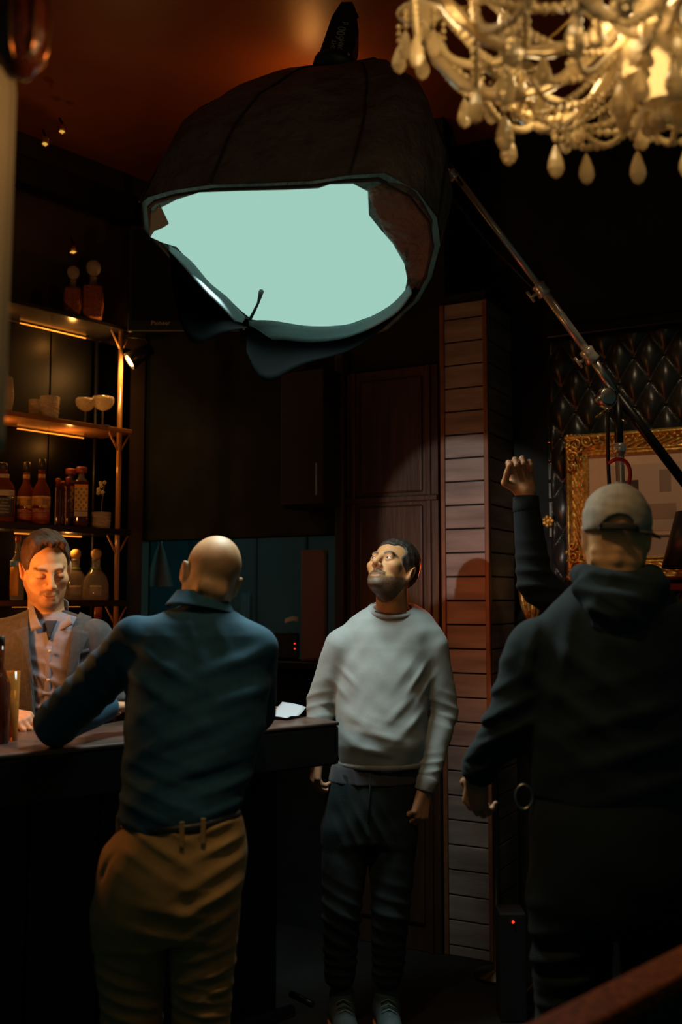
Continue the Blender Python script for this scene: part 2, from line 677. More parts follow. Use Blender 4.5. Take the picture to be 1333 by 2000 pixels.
def head_cols(Q, o):
    n = len(Q)
    c = np.tile(np.array(o['skin'], dtype=np.float32), (n, 1))
    x, y, z = Q[:, 0], Q[:, 1], Q[:, 2]

    def blend(c, tgt, m):
        m = np.clip(m, 0, 1)[:, None]
        return c * (1 - m) + np.array(tgt, dtype=np.float32) * m
    g = lambda cx, cz, rx, rz: np.exp(-(((x - cx) / rx) ** 2 + ((z - cz) / rz) ** 2) * 1.5)
    front = (y < -0.045)
    red = o.get('red', (0.55, 0.20, 0.10))
    c = blend(c, red, 0.5 * front * (g(0, -0.035, 0.018, 0.014) + 0.6 * g(-0.045, -0.03, 0.02, 0.02) + 0.6 * g(0.045, -0.03, 0.02, 0.02)))
    c = blend(c, red, 0.45 * (np.abs(x) > 0.080))
    if o.get('stubble') or o.get('beard'):
        st = o.get('stubble', 0.9)
        bc = o.get('beardcol', (0.05, 0.035, 0.025))
        zc_ = -0.030 - 0.034 * np.clip(-y / 0.080, 0, 1)
        edge = np.clip((zc_ - z) / 0.012, 0, 1) * (y < 0.015) * (z > -0.135)
        mus = np.clip(1 - np.abs(z + 0.0585 + 0.22 * np.maximum(0, np.abs(x) - 0.010)) / 0.012, 0, 1) * (np.abs(x) < 0.034) * (y < -0.07)
        edge = np.maximum(edge * o.get('cheekamt', 0.75), np.clip(mus * 2.2, 0, 1))
        nz = 0.85 + 0.15 * np.sin(x * 900 + 5 * np.sin(z * 700)) * np.sin(z * 800 + 4 * np.sin(x * 600))
        mouth = g(0, -0.0745, 0.018, 0.0050)
        c = blend(c, bc, st * edge * nz * (1 - 0.9 * np.clip(mouth * 1.4, 0, 1)))
        if o.get('greychin'):
            c = blend(c, o['greychin'], 0.6 * front * g(0, -0.102, 0.030, 0.018) * nz)
    c = blend(c, o.get('lip', (0.36, 0.12, 0.07)), 0.8 * front * np.clip(1.5 * g(0, -0.0750, 0.018, 0.0055), 0, 1))
    c = blend(c, (0.05, 0.018, 0.012), 0.85 * front * np.exp(-((z + 0.0722 - 0.004 * np.clip(np.abs(x) / 0.02, 0, 1) ** 2) / 0.0020) ** 2) * (np.abs(x) < 0.021))  # shade of the groove between the lips put into the colour
    brow = o.get('brow')
    if brow is not None:
        for s in (-1, 1):
            xb = s * x
            zc = 0.0185 + 0.006 * np.sin(np.clip((xb - 0.012) / 0.042, 0, 1) * PI) - 0.05 * np.clip(xb - 0.046, 0, 1)
            m = np.clip(1.6 * np.exp(-((z - zc) / 0.0046) ** 2), 0, 1) * np.clip((xb - 0.008) / 0.006, 0, 1) * np.clip((0.058 - xb) / 0.008, 0, 1) * front
            c = blend(c, brow, 0.92 * m)
    if o.get('eyes', 'open') == 'open':
        for s in (-1, 1):
            m = np.exp(-((z - 0.0046) / 0.0024) ** 2) * (np.abs(s * x - 0.0325) < 0.0150) * front
            c = blend(c, (0.02, 0.012, 0.01), 0.9 * m)
        c = blend(c, red, 0.45 * front * (g(-0.0325, 0.004, 0.022, 0.014) + g(0.0325, 0.004, 0.022, 0.014)))
    if o.get('eyes') == 'down':
        for s in (-1, 1):
            m = np.exp(-((z + 0.0068) / 0.0026) ** 2) * np.clip((0.017 - np.abs(s * x - 0.0325)) / 0.004, 0, 1) * front
            c = blend(c, (0.02, 0.012, 0.01), 0.9 * m)
        c = blend(c, red, 0.35 * front * (g(-0.0325, 0.0, 0.018, 0.012) + g(0.0325, 0, 0.018, 0.012)))
    if o.get('shadow') is not None:      # shaved scalp hair
        m = np.clip((z + 0.02 - 0.0 * y) / 0.02, 0, 1) * np.clip((0.055 - z) / 0.04, 0, 1) * (y > 0.02)
        c = blend(c, o['shadow'], o.get('shadow_amt', 0.45) * m)
    return c


def hand_prims(wrist, d, n, side, curl=(0.5, 0.5, 0.5, 0.5), spread=0.06, thumb=0.5, size=1.0):
    """capsules of a hand: d from wrist to knuckles, n out of the back of the hand, side = +1/-1 where the thumb sits (along d x n)"""
    d = Vector(d).normalized()
    n = Vector(n)
    n = (n - d * n.dot(d)).normalized()
    t = d.cross(n).normalized() * side
    w = Vector(wrist)
    L = 0.088 * size
    caps = []
    for i, off in enumerate((0.031, 0.011, -0.010, -0.029)):
        k = w + d * (L - (0.006 if i in (0, 3) else 0) - (0.008 if i == 3 else 0)) + t * off * size
        caps.append((w + d * 0.012 + t * off * 0.62 * size, k, 0.0135 * size, 0.0115 * size, 0.016))
        fl = (0.072, 0.080, 0.074, 0.058)[i] * size
        a = 0.0
        p = k
        dd = d + t * off * spread * 20
        dd.normalize()
        for j, (frac, rr) in enumerate(((0.45, 0.0098), (0.30, 0.0088), (0.25, 0.0078))):
            a += curl[i] * (0.9 if j == 0 else 1.05)
            q = p + (dd * math.cos(a) - n * math.sin(a)) * fl * frac
            caps.append((p, q, rr * size, (rr - 0.0008) * size, 0.003))
            p = q
    tb = w + d * 0.018 + t * 0.026 * size
    t1 = tb + (d * 0.62 + t * 0.62 - n * 0.35 * thumb).normalized() * 0.045 * size
    t2 = t1 + (d * 0.85 + t * (0.25 - 0.5 * thumb) - n * 0.55 * thumb).normalized() * 0.034 * size
    t3 = t2 + (d * 0.85 - t * 0.35 * thumb - n * 0.55 * thumb).normalized() * 0.026 * size
    caps += [(tb - t * 0.008, t1, 0.015 * size, 0.0115 * size, 0.012), (t1, t2, 0.0108 * size, 0.0098 * size, 0.004), (t2, t3, 0.0096 * size, 0.0082 * size, 0.003)]
    return caps


def hand_sdf(P, caps):
    d = None
    for a, b, r1, r2, k in caps:
        d = U(d, cap(P, a, b, r1, r2), k)
    return d


def secs_px(rows):
    """rows (py, xl, xr, Y, ry) -> loft sections, lowest first"""
    out = []
    for py, xl, xr, Y, ry in rows:
        a, b = W(xl, py, Y), W(xr, py, Y)
        out.append((a.z, (a.x + b.x) / 2, Y, (b.x - a.x) / 2, ry))
    out.sort(key=lambda s: s[0])
    A = np.array(out)
    fine = []
    for i in range(len(A) - 1):
        a, b, c, d = A[max(0, i - 1)], A[i], A[i + 1], A[min(len(A) - 1, i + 2)]
        for k in range(5):
            t = k / 5
            q = 0.5 * (2 * b + (c - a) * t + (2 * a - 5 * b + 4 * c - d) * t * t + (3 * b - a - 3 * c + d) * t ** 3)
            q[0] = b[0] + (c[0] - b[0]) * t
            fine.append(tuple(q))
    fine.append(tuple(A[-1]))
    return fine


def front_y(secs, x, z, yaw=0.0, grow=0.0):
    """y of the camera-side surface of a loft"""
    S = np.array(secs)
    zc = min(max(z, S[0, 0]), S[-1, 0])
    cx, cy, rx, ry = [float(np.interp(zc, S[:, 0], S[:, i])) for i in (1, 2, 3, 4)]
    q = min(0.98, abs((x - cx) / (rx + grow)))
    return cy - (ry + grow) * math.sqrt(1 - q * q)

# ------------------------------------------------------------------ the room
black = M('black_paint', (0.012, 0.015, 0.015), 0.75, spec=0.15, bump=(40, 0.1), var=(6, 0.25))
floor_m = M('dark_floor', (0.010, 0.013, 0.0125), 0.6, spec=0.2, bump=(25, 0.2), var=(3, 0.3))
copper = M('copper_ceiling', (0.24, 0.070, 0.020), 0.42, bump=(3, 0.15, 0.02), var=(1.2, 0.25))
brown_wall = M('brown_lacquer', (0.05, 0.032, 0.020), 0.35, var=(3, 0.3))
darkwood = M('dark_wood', (0.050, 0.030, 0.018), 0.42, bump=(30, 0.15), var=(14, 0.35), aniso_scale=(1, 1, 0.12))
doorwood = M('door_wood', (0.045, 0.022, 0.011), 0.38, bump=(60, 0.25), var=(30, 0.35), aniso_scale=(1, 1, 0.1))
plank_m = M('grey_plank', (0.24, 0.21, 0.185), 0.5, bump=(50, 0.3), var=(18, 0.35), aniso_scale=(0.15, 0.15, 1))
plank_shaded = M('grey_plank_shaded', (0.15, 0.12, 0.10), 0.5, bump=(50, 0.3), var=(18, 0.4), aniso_scale=(0.15, 0.15, 1))  # darker copy of the planks: shade of the side face in the colour
edge_m = M('brown_moulding', (0.17, 0.075, 0.035), 0.4, var=(20, 0.2))
leather = M('black_leather', (0.018, 0.019, 0.018), 0.33, spec=0.6, bump=(160, 0.15, 0.002))
brass = M('brass', (0.75, 0.48, 0.16), 0.28, metal=1)
chrome = M('chrome', (0.62, 0.56, 0.48), 0.28, metal=0.55)
steel = M('brushed_steel', (0.42, 0.40, 0.37), 0.34, metal=1)
blackmetal = M('black_metal', (0.02, 0.02, 0.02), 0.35, metal=0.6)
plastic = M('black_plastic', (0.012, 0.013, 0.014), 0.4)
gold = M('gilt', (0.72, 0.44, 0.11), 0.38, metal=0.7, bump=(120, 0.5, 0.004), var=(60, 0.5))
teal_wall = M('teal_wall', (0.10, 0.22, 0.24), 0.6, var=(3, 0.2))
white_m = M('white_paper', (0.36, 0.38, 0.42), 0.7)
lettering = M('pale_lettering', (0.42, 0.40, 0.34), 0.6)

A28 = math.radians(28)
dA = Vector((math.cos(A28), -math.sin(A28), 0))           # along the far walls, to the right and nearer
nA = Vector((-math.sin(A28), -math.cos(A28), 0))          # out of the far walls into the room
d50 = Vector((math.cos(math.radians(50)), math.sin(math.radians(50)), 0))   # along the bottle shelves
n50 = Vector((math.sin(math.radians(50)), -math.cos(math.radians(50)), 0))
UP = Vector((0, 0, 1))
CEIL = 3.86


def on_line(px, p0, d):
    """horizontal position on the line p0 + t d that is seen in photo column px"""
    k = (px - 666.5) / F_PX / math.cos(PITCH)
    for _ in range(2):
        pass
    t = (k * p0.y - p0.x) / (d.x - k * d.y)
    return p0 + d * t


struct('floor', MB().obox((-3.6, -0.6, -0.1), (7.2, 0, 0), (0, 9.2, 0), (0, 0, 0.1)), floor_m)
struct('ceiling', MB().obox((-3.6, -0.6, CEIL), (7.2, 0, 0), (0, 9.2, 0), (0, 0, 0.1)), copper)

# far wall with the opening into the kitchen
Bc = Vector((-1.13, 5.56, 0))
wb = MB()
th = -nA * 0.12
p_end = Vector((0.52, 0, 0))
bw0 = Bc - dA * 0.1
L_back = 1.93
o0 = on_line(268, Bc, dA)
o1 = on_line(655, Bc, dA)
s0, s1 = (o0 - bw0).length, (o1 - bw0).length
zo0, zo1 = W(400, 1284, 5.35).z, W(400, 1052, 5.35).z
wb.obox(bw0, dA * s0, th, UP * CEIL)
wb.obox(bw0 + dA * s1, dA * (L_back - s1), th, UP * CEIL)
wb.obox(bw0 + dA * s0, dA * (s1 - s0), th, UP * zo0)
wb.obox(bw0 + dA * s0 + UP * zo1, dA * (s1 - s0), th, UP * (CEIL - zo1))
struct('wall_back', wb, black, label='dark far wall with a serving hatch into the kitchen')
# hatch surround
hs = MB()
hs.bbox(bw0 + dA * s0 + nA * 0.012 + UP * zo0, dA * 0.016, -nA * 0.10, UP * (zo1 - zo0), 0.002)
struct('trim_1', hs, steel, label='thin metal strip at the edge of the serving hatch')
hs = MB().bbox(bw0 + dA * (s0 - 0.05) + nA * 0.10 + UP * (zo0 - 0.035), dA * (s1 - s0 + 0.1), -nA * 0.22, UP * 0.035, 0.004)
struct('trim_2', hs, blackmetal, label='dark ledge of the serving hatch')

# kitchen behind the hatch
kb = MB().obox((-2.2, 7.35, 0), (3.4, 0, 0), (0, 0.1, 0), (0, 0, CEIL))
struct('wall_kitchen', kb, teal_wall, label='dim teal wall of the kitchen behind the hatch')
kp = empty('trim_3', (0, 7.3, 0.9), 'upright battens on the teal kitchen wall', None, None, 'structure')
for px in (372, 498, 596):
    p = W(px, 1100, 7.3)
    MB().bbox((p.x - 0.01, 7.31, 0.9), (0.02, 0, 0), (0, 0.04, 0), (0, 0, 1.3), 0.003).build('batten', M('teal_trim', (0.07, 0.15, 0.17), 0.5), kp)

# dark upper cabinet between hatch and door
c0 = on_line(592, Bc, dA) + nA * 0.02
c1 = on_line(676, Bc, dA) + nA * 0.02
zc0, zc1 = W(640, 1000, 5.1).z, W(640, 745, 5.1).z
t = empty('wall_cabinet', c0 + UP * zc0, 'tall black wall cabinet hung above the serving hatch beside the door', 'cabinet')
MB().bbox(c0 + UP * zc0, c1 - c0, -nA * -0.18, UP * (zc1 - zc0), 0.004).build('body', black, t)
MB().bbox(c0 + nA * 0.182 + dA * 0.004 + UP * (zc0 + 0.01), (c1 - c0) - dA * 0.008, nA * 0.018, UP * (zc1 - zc0 - 0.02), 0.004).build('door', M('black_cabinet', (0.020, 0.018, 0.015), 0.5, spec=0.2), t)
h_ = c1 + nA * 0.22 - dA * 0.03
MB().tube([h_ + UP * (zc0 + 0.05), h_ + UP * (zc0 + 0.2)], 0.005, 8).build('handle', steel, t)

# panelled door
D0 = on_line(684, Bc, dA) + nA * 0.004
D1 = on_line(862, Bc, dA) + nA * 0.004
dw = (D1 - D0).length
dz1 = W(770, 726, 4.85).z
door = empty('door_1', D0, 'tall dark red-brown panelled door behind the man in the grey sweatshirt', None, None, 'structure')
MB().bbox(D0, dA * dw, nA * 0.03, UP * dz1, 0.004).build('door_leaf', doorwood, door)
zmid = W(770, 978, 4.85).z
for (za, zb) in ((0.12, 1.02), (1.10, zmid - 0.03), (zmid + 0.03, dz1 - 0.05)):
    MB().bbox(D0 + dA * 0.075 + nA * 0.030 + UP * za, dA * (dw - 0.15), nA * 0.012, UP * (zb - za), 0.009).build('panel', doorwood, door)
for s in (0.03, dw - 0.055):
    MB().bbox(D0 + dA * s + nA * 0.030, dA * 0.022, nA * 0.016, UP * dz1, 0.005).build('stile_moulding', doorwood, door)
MB().bbox(D0 + nA * 0.030 + UP * (zmid - 0.014), dA * dw, nA * 0.02, UP * 0.028, 0.005).build('rail_moulding', doorwood, door)
hp = D0 + dA * 0.05 + nA * 0.075 + UP * 1.05
hd = MB().tube([hp - nA * 0.035, hp, hp + dA * 0.09], 0.007, 8)
hd.build('door_handle', brass, door, True)
jb = MB().bbox(D0 - dA * 0.05, dA * 0.045, nA * 0.06, UP * (dz1 + 0.1), 0.005)
struct('trim_4', jb, M('jamb_lacquer', (0.035, 0.028, 0.02), 0.25), label='lacquered upright jamb beside the panelled door')

# pier clad with planks
C0 = on_line(863, Vector((0.463, 4.70, 0)), dA)
C1 = on_line(957, Vector((0.463, 4.70, 0)), dA)
cw = (C1 - C0).length
d60 = -nA
cdep = 0.34
ctop = W(905, 592, 4.65).z
pier = empty('wall_pier', C0, 'narrow pier clad with grey horizontal planks between brown edge strips', None, None, 'structure')
MB().obox(C0 + dA * 0.012 - nA * 0.012, dA * (cw - 0.024), -nA * (cdep - 0.012), UP * (ctop + 0.05)).build('core', black, pier)
ph = (W(910, 890, 4.65).z - W(910, 936, 4.65).z)
zt = W(905, 847, 4.65).z
k0 = -int(zt / ph)
zz = zt - 20 * ph
rp = random.Random(3)
z = zt
zs = []
while z > 0:
    zs.append(z - ph)
    z -= ph
z = zt
while z < ctop:
    zs.append(z)
    z += ph
for z in sorted(zs):
    za, zb = max(0.0, z), min(z + ph - 0.007, ctop)
    if zb - za < 0.02:
        continue
    j = rp.uniform(0, 0.003)
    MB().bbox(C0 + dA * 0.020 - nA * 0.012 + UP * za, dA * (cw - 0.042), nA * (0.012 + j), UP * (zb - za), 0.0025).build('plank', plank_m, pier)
    MB().bbox(C1 - dA * 0.012 - nA * 0.022 + UP * za, -nA * (cdep - 0.024), dA * (0.010 + j), UP * (zb - za), 0.0025).build('side_plank', plank_shaded, pier)
for o_ in (C0, C1 - dA * 0.022):
    MB().bbox(o_ - nA * 0.02, dA * 0.022, nA * 0.032, UP * ctop, 0.004).build('edge_strip', edge_m, pier)

# right wall
R0 = C1 - nA * cdep
wr = MB().obox(R0 - dA * 0.3, dA * 2.6, -nA * 0.12, UP * CEIL)
struct('wall_right', wr, black, label='dark right-hand wall behind the gilt frame')
# buttoned leather
T0 = on_line(1078, R0, dA)
tz0, tz1 = 0.95, W(1200, 655, 4.7).z
tw = 1.1
ta, tb_ = 0.137, 0.226
PB = W(1156, 756, (T0 + dA * 0.17).y)
tx0 = (PB - T0).dot(dA)
tz_ref = PB.z


def tuft(x, z):
    u = (x - tx0) / ta + (z - tz_ref) / tb_
    v = (x - tx0) / ta - (z - tz_ref) / tb_
    h = abs(math.sin(PI * u) * math.sin(PI * v)) ** 0.45
    e = min(1, max(0, min(x, tw - x, z - tz0, tz1 - z)) / 0.02)
    cr = 1 + 0.06 * math.sin(37 * x + 11 * z) * math.sin(23 * z - 9 * x)
    return 0.008 + 0.046 * h * e * cr


tp = empty('wall_leather_panel', T0 + UP * tz0, 'black leather wall panel with deep diamond buttoning behind the gilt frame', None, None, 'structure')
lm = MB().grid(lambda u, v: T0 + dA * (u * tw) + UP * (tz0 + v * (tz1 - tz0)) + nA * tuft(u * tw, tz0 + v * (tz1 - tz0)), 132, 224)
lm.build('leather_sheet', leather, tp, True)
bt_v = MB().ball((0, 0, 0), 0.011, 8, 5, 0.7)
b0 = None
for i in range(-8, 20):
    for j in range(-20, 20):
        if (i + j) % 2:
            continue
        x = tx0 + ta * i / 2
        z = tz_ref + tb_ * j / 2
        if 0.02 < x < tw - 0.02 and tz0 + 0.05 < z < tz1 - 0.02:
            p = T0 + dA * x + UP * z + nA * 0.014
            if b0 is None:
                b0 = link_mesh('button', [v + p for v in bt_v.v], bt_v.f, leather, tp, True)
                pref = p
            else:
                c_ = b0.copy()
                col.objects.link(c_)
                c_.location = Vector(b0.location) + (p - pref)
for (za, hh) in ((tz1, 0.05),):
    MB().bbox(T0 + UP * za, dA * tw, nA * 0.05, UP * hh, 0.008).build('top_rail', blackmetal, tp)
# segmented mirror strip beside the leather
ms = on_line(1074, R0, dA) + nA * 0.004
ms_t = empty('wall_mirror_strip', ms, 'narrow strip of small bevelled mirror tiles beside the leather panel', None, None, 'structure')
smoke = M('smoky_mirror', (0.45, 0.40, 0.33), 0.16, metal=1, bump=(60, 0.1, 0.002))
for (ya, yb) in ((836, 866), (869, 901), (905, 938), (943, 975), (980, 1012), (1016, 1050)):
    za, zb = W(1075, yb, ms.y).z, W(1075, ya, ms.y).z
    MB().bbox(ms + UP * za, dA * 0.018, nA * 0.010, UP * (zb - za), 0.003).build('mirror_tile', smoke, ms_t)

# left wall behind the bottle shelves
POST = Vector((-1.105, 5.05, 0))
ML0 = POST - n50 * 0.24
wl = MB().obox(ML0 - d50 * 2.6, d50 * 2.95, -n50 * 0.1, UP * CEIL)
struct('wall_left', wl, brown_wall, label='dark brown lacquered wall behind the bottle shelves')
mir = M('dark_mirror', (0.014, 0.013, 0.012), 0.45, metal=1)
mt = empty('wall_mirror', ML0, 'dark mirror panels on the wall behind the bottle shelves', None, None, 'structure')
for k in range(3):
    MB().bbox(ML0 - d50 * (1.25 - 0.5 * k) + n50 * 0.002 + UP * 1.15, d50 * 0.495, n50 * 0.008, UP * 1.75, 0.003).build('mirror_pane', mir, mt)
cn = MB()
pA, pB = W(60, 262, 4.66), W(300, 345, 5.2)
cn.bbox(ML0 - d50 * 2.2 + n50 * 0.0 + UP * (3.56), d50 * 2.55, n50 * 0.10, UP * 0.15, 0.02)
struct('trim_5', cn, blackmetal, label='black cornice along the top of the shelf wall')

# small downlights under the ceiling
led = M('warm_led', (1, 0.7, 0.2), 0.5, emit=(1.0, 0.60, 0.10), estr=0.55)
spots = ((121, 257, 4.45, 'twin brass spot on the black cornice, the upper one'), (88, 281, 4.35, 'small brass spot just under the black cornice'),
         (143, 492, 4.70, 'tiny lit brass spot above the two stoppered decanters'), (737, 175, 4.45, 'tiny lit brass spot beside the lamp head of the softbox'))
for px, py, Y, lb in spots:
    p = W(px, py, Y)
    t = empty('downlight', p - UP * 0.01, lb, 'spotlight', 'tiny ceiling spots')
    ax = (Vector((0, 0, CAM_Z)) - p).normalized() * 0.5 - UP
    ax.normalize()
    MB().lathe([(0.016, -0.03), (0.018, 0.0), (0.013, 0.004), (0.013, -0.004)], p, 14, ax).build('rim', brass, t, True)
    MB().lathe([(0.0125, -0.003), (0.009, 0.002), (0.0001, 0.003)], p, 12, ax).build('bulb', led, t, True)
    MB().tube([p - ax * 0.028, p - ax * 0.05, p - ax * 0.05 - n50 * 0.02 + UP * 0.03], 0.006, 6).build('stem', blackmetal, t)

# ------------------------------------------------------------------ bar counter
BZ = 1.15
b_l = Wz(-120, 1486, BZ)
b_r = Wz(664, 1409, BZ)
bd = (b_r - b_l)
bl_len = bd.length
bd.normalize()
bn = Vector((-bd.y, bd.x, 0))                # away from the customers
BDEP = 0.50
bar = empty('bar_counter', Vector((b_l.x, b_l.y, 0)), 'long dark bar counter with a thick top that the bald man leans on', 'bar counter')
top_m = M('bar_top', (0.065, 0.036, 0.026), 0.40, bump=(18, 0.12), var=(9, 0.35), coat=0.1)
front_m = M('bar_front', (0.008, 0.012, 0.0115), 0.6, spec=0.15, var=(5, 0.3))
b_far = b_l - bd * 0.8
MB().bbox(b_far + UP * -0.014, bd * (bl_len + 0.8), bn * BDEP, UP * 0.014, 0.005).build('counter_top', top_m, bar)
MB().bbox(b_far + bn * 0.001 + UP * -0.145, bd * (bl_len + 0.799), bn * (BDEP - 0.002), UP * 0.13, 0.008).build('apron', front_m, bar)
bz = Vector((0, 0, -BZ))
nP = 9
pl = (bl_len + 0.8 - 0.12) / nP
for i in range(nP):
    o_ = b_far + bz + bd * (i * pl + 0.004) + bn * 0.19
    MB().bbox(o_ + UP * 0.10, bd * (pl - 0.008), bn * 0.02, UP * (BZ - 0.25), 0.006).build('front_panel', front_m, bar)
MB().obox(b_far + bz + bn * 0.21, bd * (bl_len + 0.68), bn * (BDEP - 0.24), UP * (BZ - 0.15)).build('carcass', black, bar)
fr = b_far + bz + bn * 0.08 + UP * 0.2
MB().tube([fr, fr + bd * (bl_len + 0.66)], 0.02, 12).build('foot_rail', blackmetal, bar, True)
for i in range(4):
    q = fr + bd * (0.3 + i * 0.6)
    MB().tube([q, q + bn * 0.12], 0.012, 8).build('rail_bracket', blackmetal, bar, True)

# curled sheet of paper on the bar
pp = Wz(556, 1400, BZ + 0.004)
pu = (bd * 0.92 + bn * 0.39).normalized()
pv = Vector((-pu.y, pu.x, 0))


def paperf(u, v):
    s = u - 0.5
    return pp + pu * (s * 0.135) + pv * ((v - 0.5) * 0.10) + UP * (0.004 + 0.042 * max(0, u - 0.35) ** 1.6 / 0.65 ** 1.6 * (0.55 + 0.45 * v) + 0.004 * math.sin(7 * u + 3 * v))


thing1('paper_sheet', MB().sheet(paperf, 14, 6, (0, 0, 0.0008)), white_m, 'white sheet of paper with a curled corner lying on the bar end', 'paper', smooth=True)
thing1('menu_card', MB().bbox(Wz(548, 1390, BZ + 0.002) - pu * 0.03 + pv * 0.03, pu * 0.09, pv * 0.06, UP * 0.012, 0.002), M('tan_card', (0.35, 0.15, 0.08), 0.6),
       'small brown booklet lying behind the curled paper on the bar', 'booklet')

# foreground rail of a booth
r0, r1 = Wz(960, 2030, 0.95), Wz(1345, 1836, 0.95)
rd = (r1 - r0).normalized()
rn = Vector((rd.y, -rd.x, 0))               # towards the camera side
rail = empty('booth_partition', Vector((r0.x, r0.y, 0)), 'booth partition with an orange-brown wooden cap rail in the near corner', 'partition')
railwood = M('rail_wood', (0.17, 0.030, 0.003), 0.6, spec=0.08, bump=(30, 0.2), var=(10, 0.6), aniso_scale=(6, 6, 6))
nt = railwood.node_tree
MB().bbox(r0 - rd * 0.5 + UP * -0.03, rd * 2.0, rn * 0.075, UP * 0.03, 0.008).build('cap_rail', railwood, rail)
MB().bbox(r0 - rd * 0.5 + rn * 0.012 + UP * -0.12, rd * 2.0, rn * 0.05, UP * 0.088, 0.005).build('under_rail', front_m, rail)
for i in range(8):
    o_ = r0 - rd * (0.5 - i * 0.25) + rn * 0.02 + UP * -0.95
    MB().bbox(o_ + rd * 0.003, rd * 0.244, rn * 0.03, UP * 0.83, 0.005).build('board', front_m, rail)

# ------------------------------------------------------------------ bottle shelves
YP = POST.y
shelf_z = {'lower': W(232, 1172, YP).z, 'middle': W(232, 1034, YP).z, 'upper': W(232, 838, YP).z, 'high': W(232, 640, YP).z}
ssm = M('shelf_black', (0.02, 0.016, 0.013), 0.25, spec=0.6)
ssg = M('shelf_amber', (0.30, 0.13, 0.04), 0.22, spec=0.6)
acr = M('amber_acrylic', (0.55, 0.26, 0.08), 0.15, trans=0.35, ior=1.45)
unit = empty('shelf_unit', POST - n50 * 0.05, 'black and amber bar shelf unit with clear corner posts and bracket gussets', 'shelf')
S_L, S_R, S_D = 1.15, 0.055, 0.24
for nm, zt in shelf_z.items():
    th_ = 0.022 if nm in ('upper', 'high') else 0.030
    o_ = POST - d50 * S_L + n50 * -0.23 + UP * (zt - th_)
    b = MB().bbox(o_, d50 * (S_L + S_R), n50 * (0.23 + 0.035), UP * th_, 0.004)
    sh = b.build('shelf_board', ssg if nm == 'upper' else ssm, unit)
    g = MB()
    q = POST + UP * (zt - th_)
    for sgn in (-1, 1):
        a_ = q + d50 * (sgn * 0.062)
        g.tube([a_ + UP * -0.002, q + UP * -0.10], 0.005, 6)
    g.build('gusset', acr, unit, True)
for s in (0.0, 0.92):
    q = POST - d50 * s
    MB().tube([q + UP * 0.932, q + UP * (shelf_z['high'] + 0.02)], 0.0125, 10).build('post', acr, unit, True)
    MB().tube([q - n50 * 0.2 + UP * 0.932, q - n50 * 0.2 + UP * (shelf_z['high'] + 0.02)], 0.010, 8).build('rear_post', blackmetal, unit, True)
# warm light strips under the boards; the high one added to brighten the glasses
strip = M('amber_strip', (1, 0.5, 0.1), 0.5, emit=(1.0, 0.30, 0.03), estr=1.0)
for nm, pw in (('middle', 0.9), ('upper', 1.3), ('lower', 0.5), ('high', 1.5)):
    zt = shelf_z[nm] - 0.034
    MB().obox(POST - d50 * 0.44 - n50 * 0.215 + UP * zt, d50 * 0.38, n50 * 0.006, UP * 0.005).build('light_strip', strip, unit)
    for s in (0.22, 0.62):
        lamp('shelf_strip_light', 'POINT', POST - d50 * s - n50 * 0.10 + UP * (zt - 0.05), pw * 0.8, (1.0, 0.40, 0.08), 0.015)
# back counter under the shelves
bc = empty('back_counter', POST - d50 * 0.6, 'low dark cabinet under the bottle shelves behind the barman', 'cabinet')
MB().bbox(POST - d50 * 1.6 - n50 * 0.23 + UP * 0.0, d50 * 1.65, n50 * 0.52, UP * 0.90, 0.006).build('body', darkwood, bc)
MB().bbox(POST - d50 * 1.62 - n50 * 0.23 + UP * 0.90, d50 * 1.69, n50 * 0.55, UP * 0.03, 0.006).build('worktop', ssm, bc)
for i in range(3):
    MB().bbox(POST - d50 * (1.58 - 0.54 * i) + n50 * 0.29 + UP * 0.06, d50 * 0.53, n50 * 0.018, UP * 0.80, 0.006).build('door', darkwood, bc)


def on_shelf(px, off=0.0):
    return on_line(px, POST + n50 * off, d50)


whisky = M('whisky_glass', (0.50, 0.13, 0.02), 0.06, trans=0.75, ior=1.40)
darkliq = M('dark_liqueur_glass', (0.16, 0.035, 0.012), 0.07, trans=0.6, ior=1.40)
clearg = M('clear_glass', (0.90, 0.82, 0.70), 0.05, trans=0.85, ior=1.45)
cutg = M('cut_crystal', (0.98, 0.84, 0.60), 0.03, trans=0.72, ior=1.5, bump=(90, 1.0, 0.01))
lab_gold = M('gold_label', (0.50, 0.27, 0.07), 0.5, var=(40, 0.35))
lab_red = M('red_label', (0.30, 0.05, 0.015), 0.5, var=(40, 0.3))
lab_cream = M('cream_label', (0.46, 0.36, 0.24), 0.55, var=(30, 0.2))
lab_black = M('black_label', (0.05, 0.042, 0.045), 0.5)
lab_pat = M('pattern_label', (0.58, 0.37, 0.10), 0.5, var=(30, 0.15))
cork = M('wood_stopper', (0.30, 0.055, 0.03), 0.45, var=(20, 0.3))
capm = M('dark_cap', (0.06, 0.05, 0.03), 0.4, metal=0.3)
green_cap = M('green_neck', (0.16, 0.28, 0.10), 0.3)
blue_m = M('blue_tin', (0.16, 0.30, 0.42), 0.4)
orange_m = M('orange_tin', (0.75, 0.30, 0.03), 0.5)


def curved_label(r, z0, z1, a0, a1, wave=0.0, n=12):
    """label wrapped round a bottle of radius r"""
    m = MB()
    def f(u, v):
        a = a0 + (a1 - a0) * u
        zz_ = z0 + (z1 - z0) * v + (wave * math.sin(u * PI * 2) * (1 - v) if wave else 0)
        return Vector((r * math.cos(a), r * math.sin(a), zz_))
    m.sheet(f, n, 4, lambda u, v: Vector((math.cos(a0 + (a1 - a0) * u), math.sin(a0 + (a1 - a0) * u), 0)) * 0.0009)
    return m


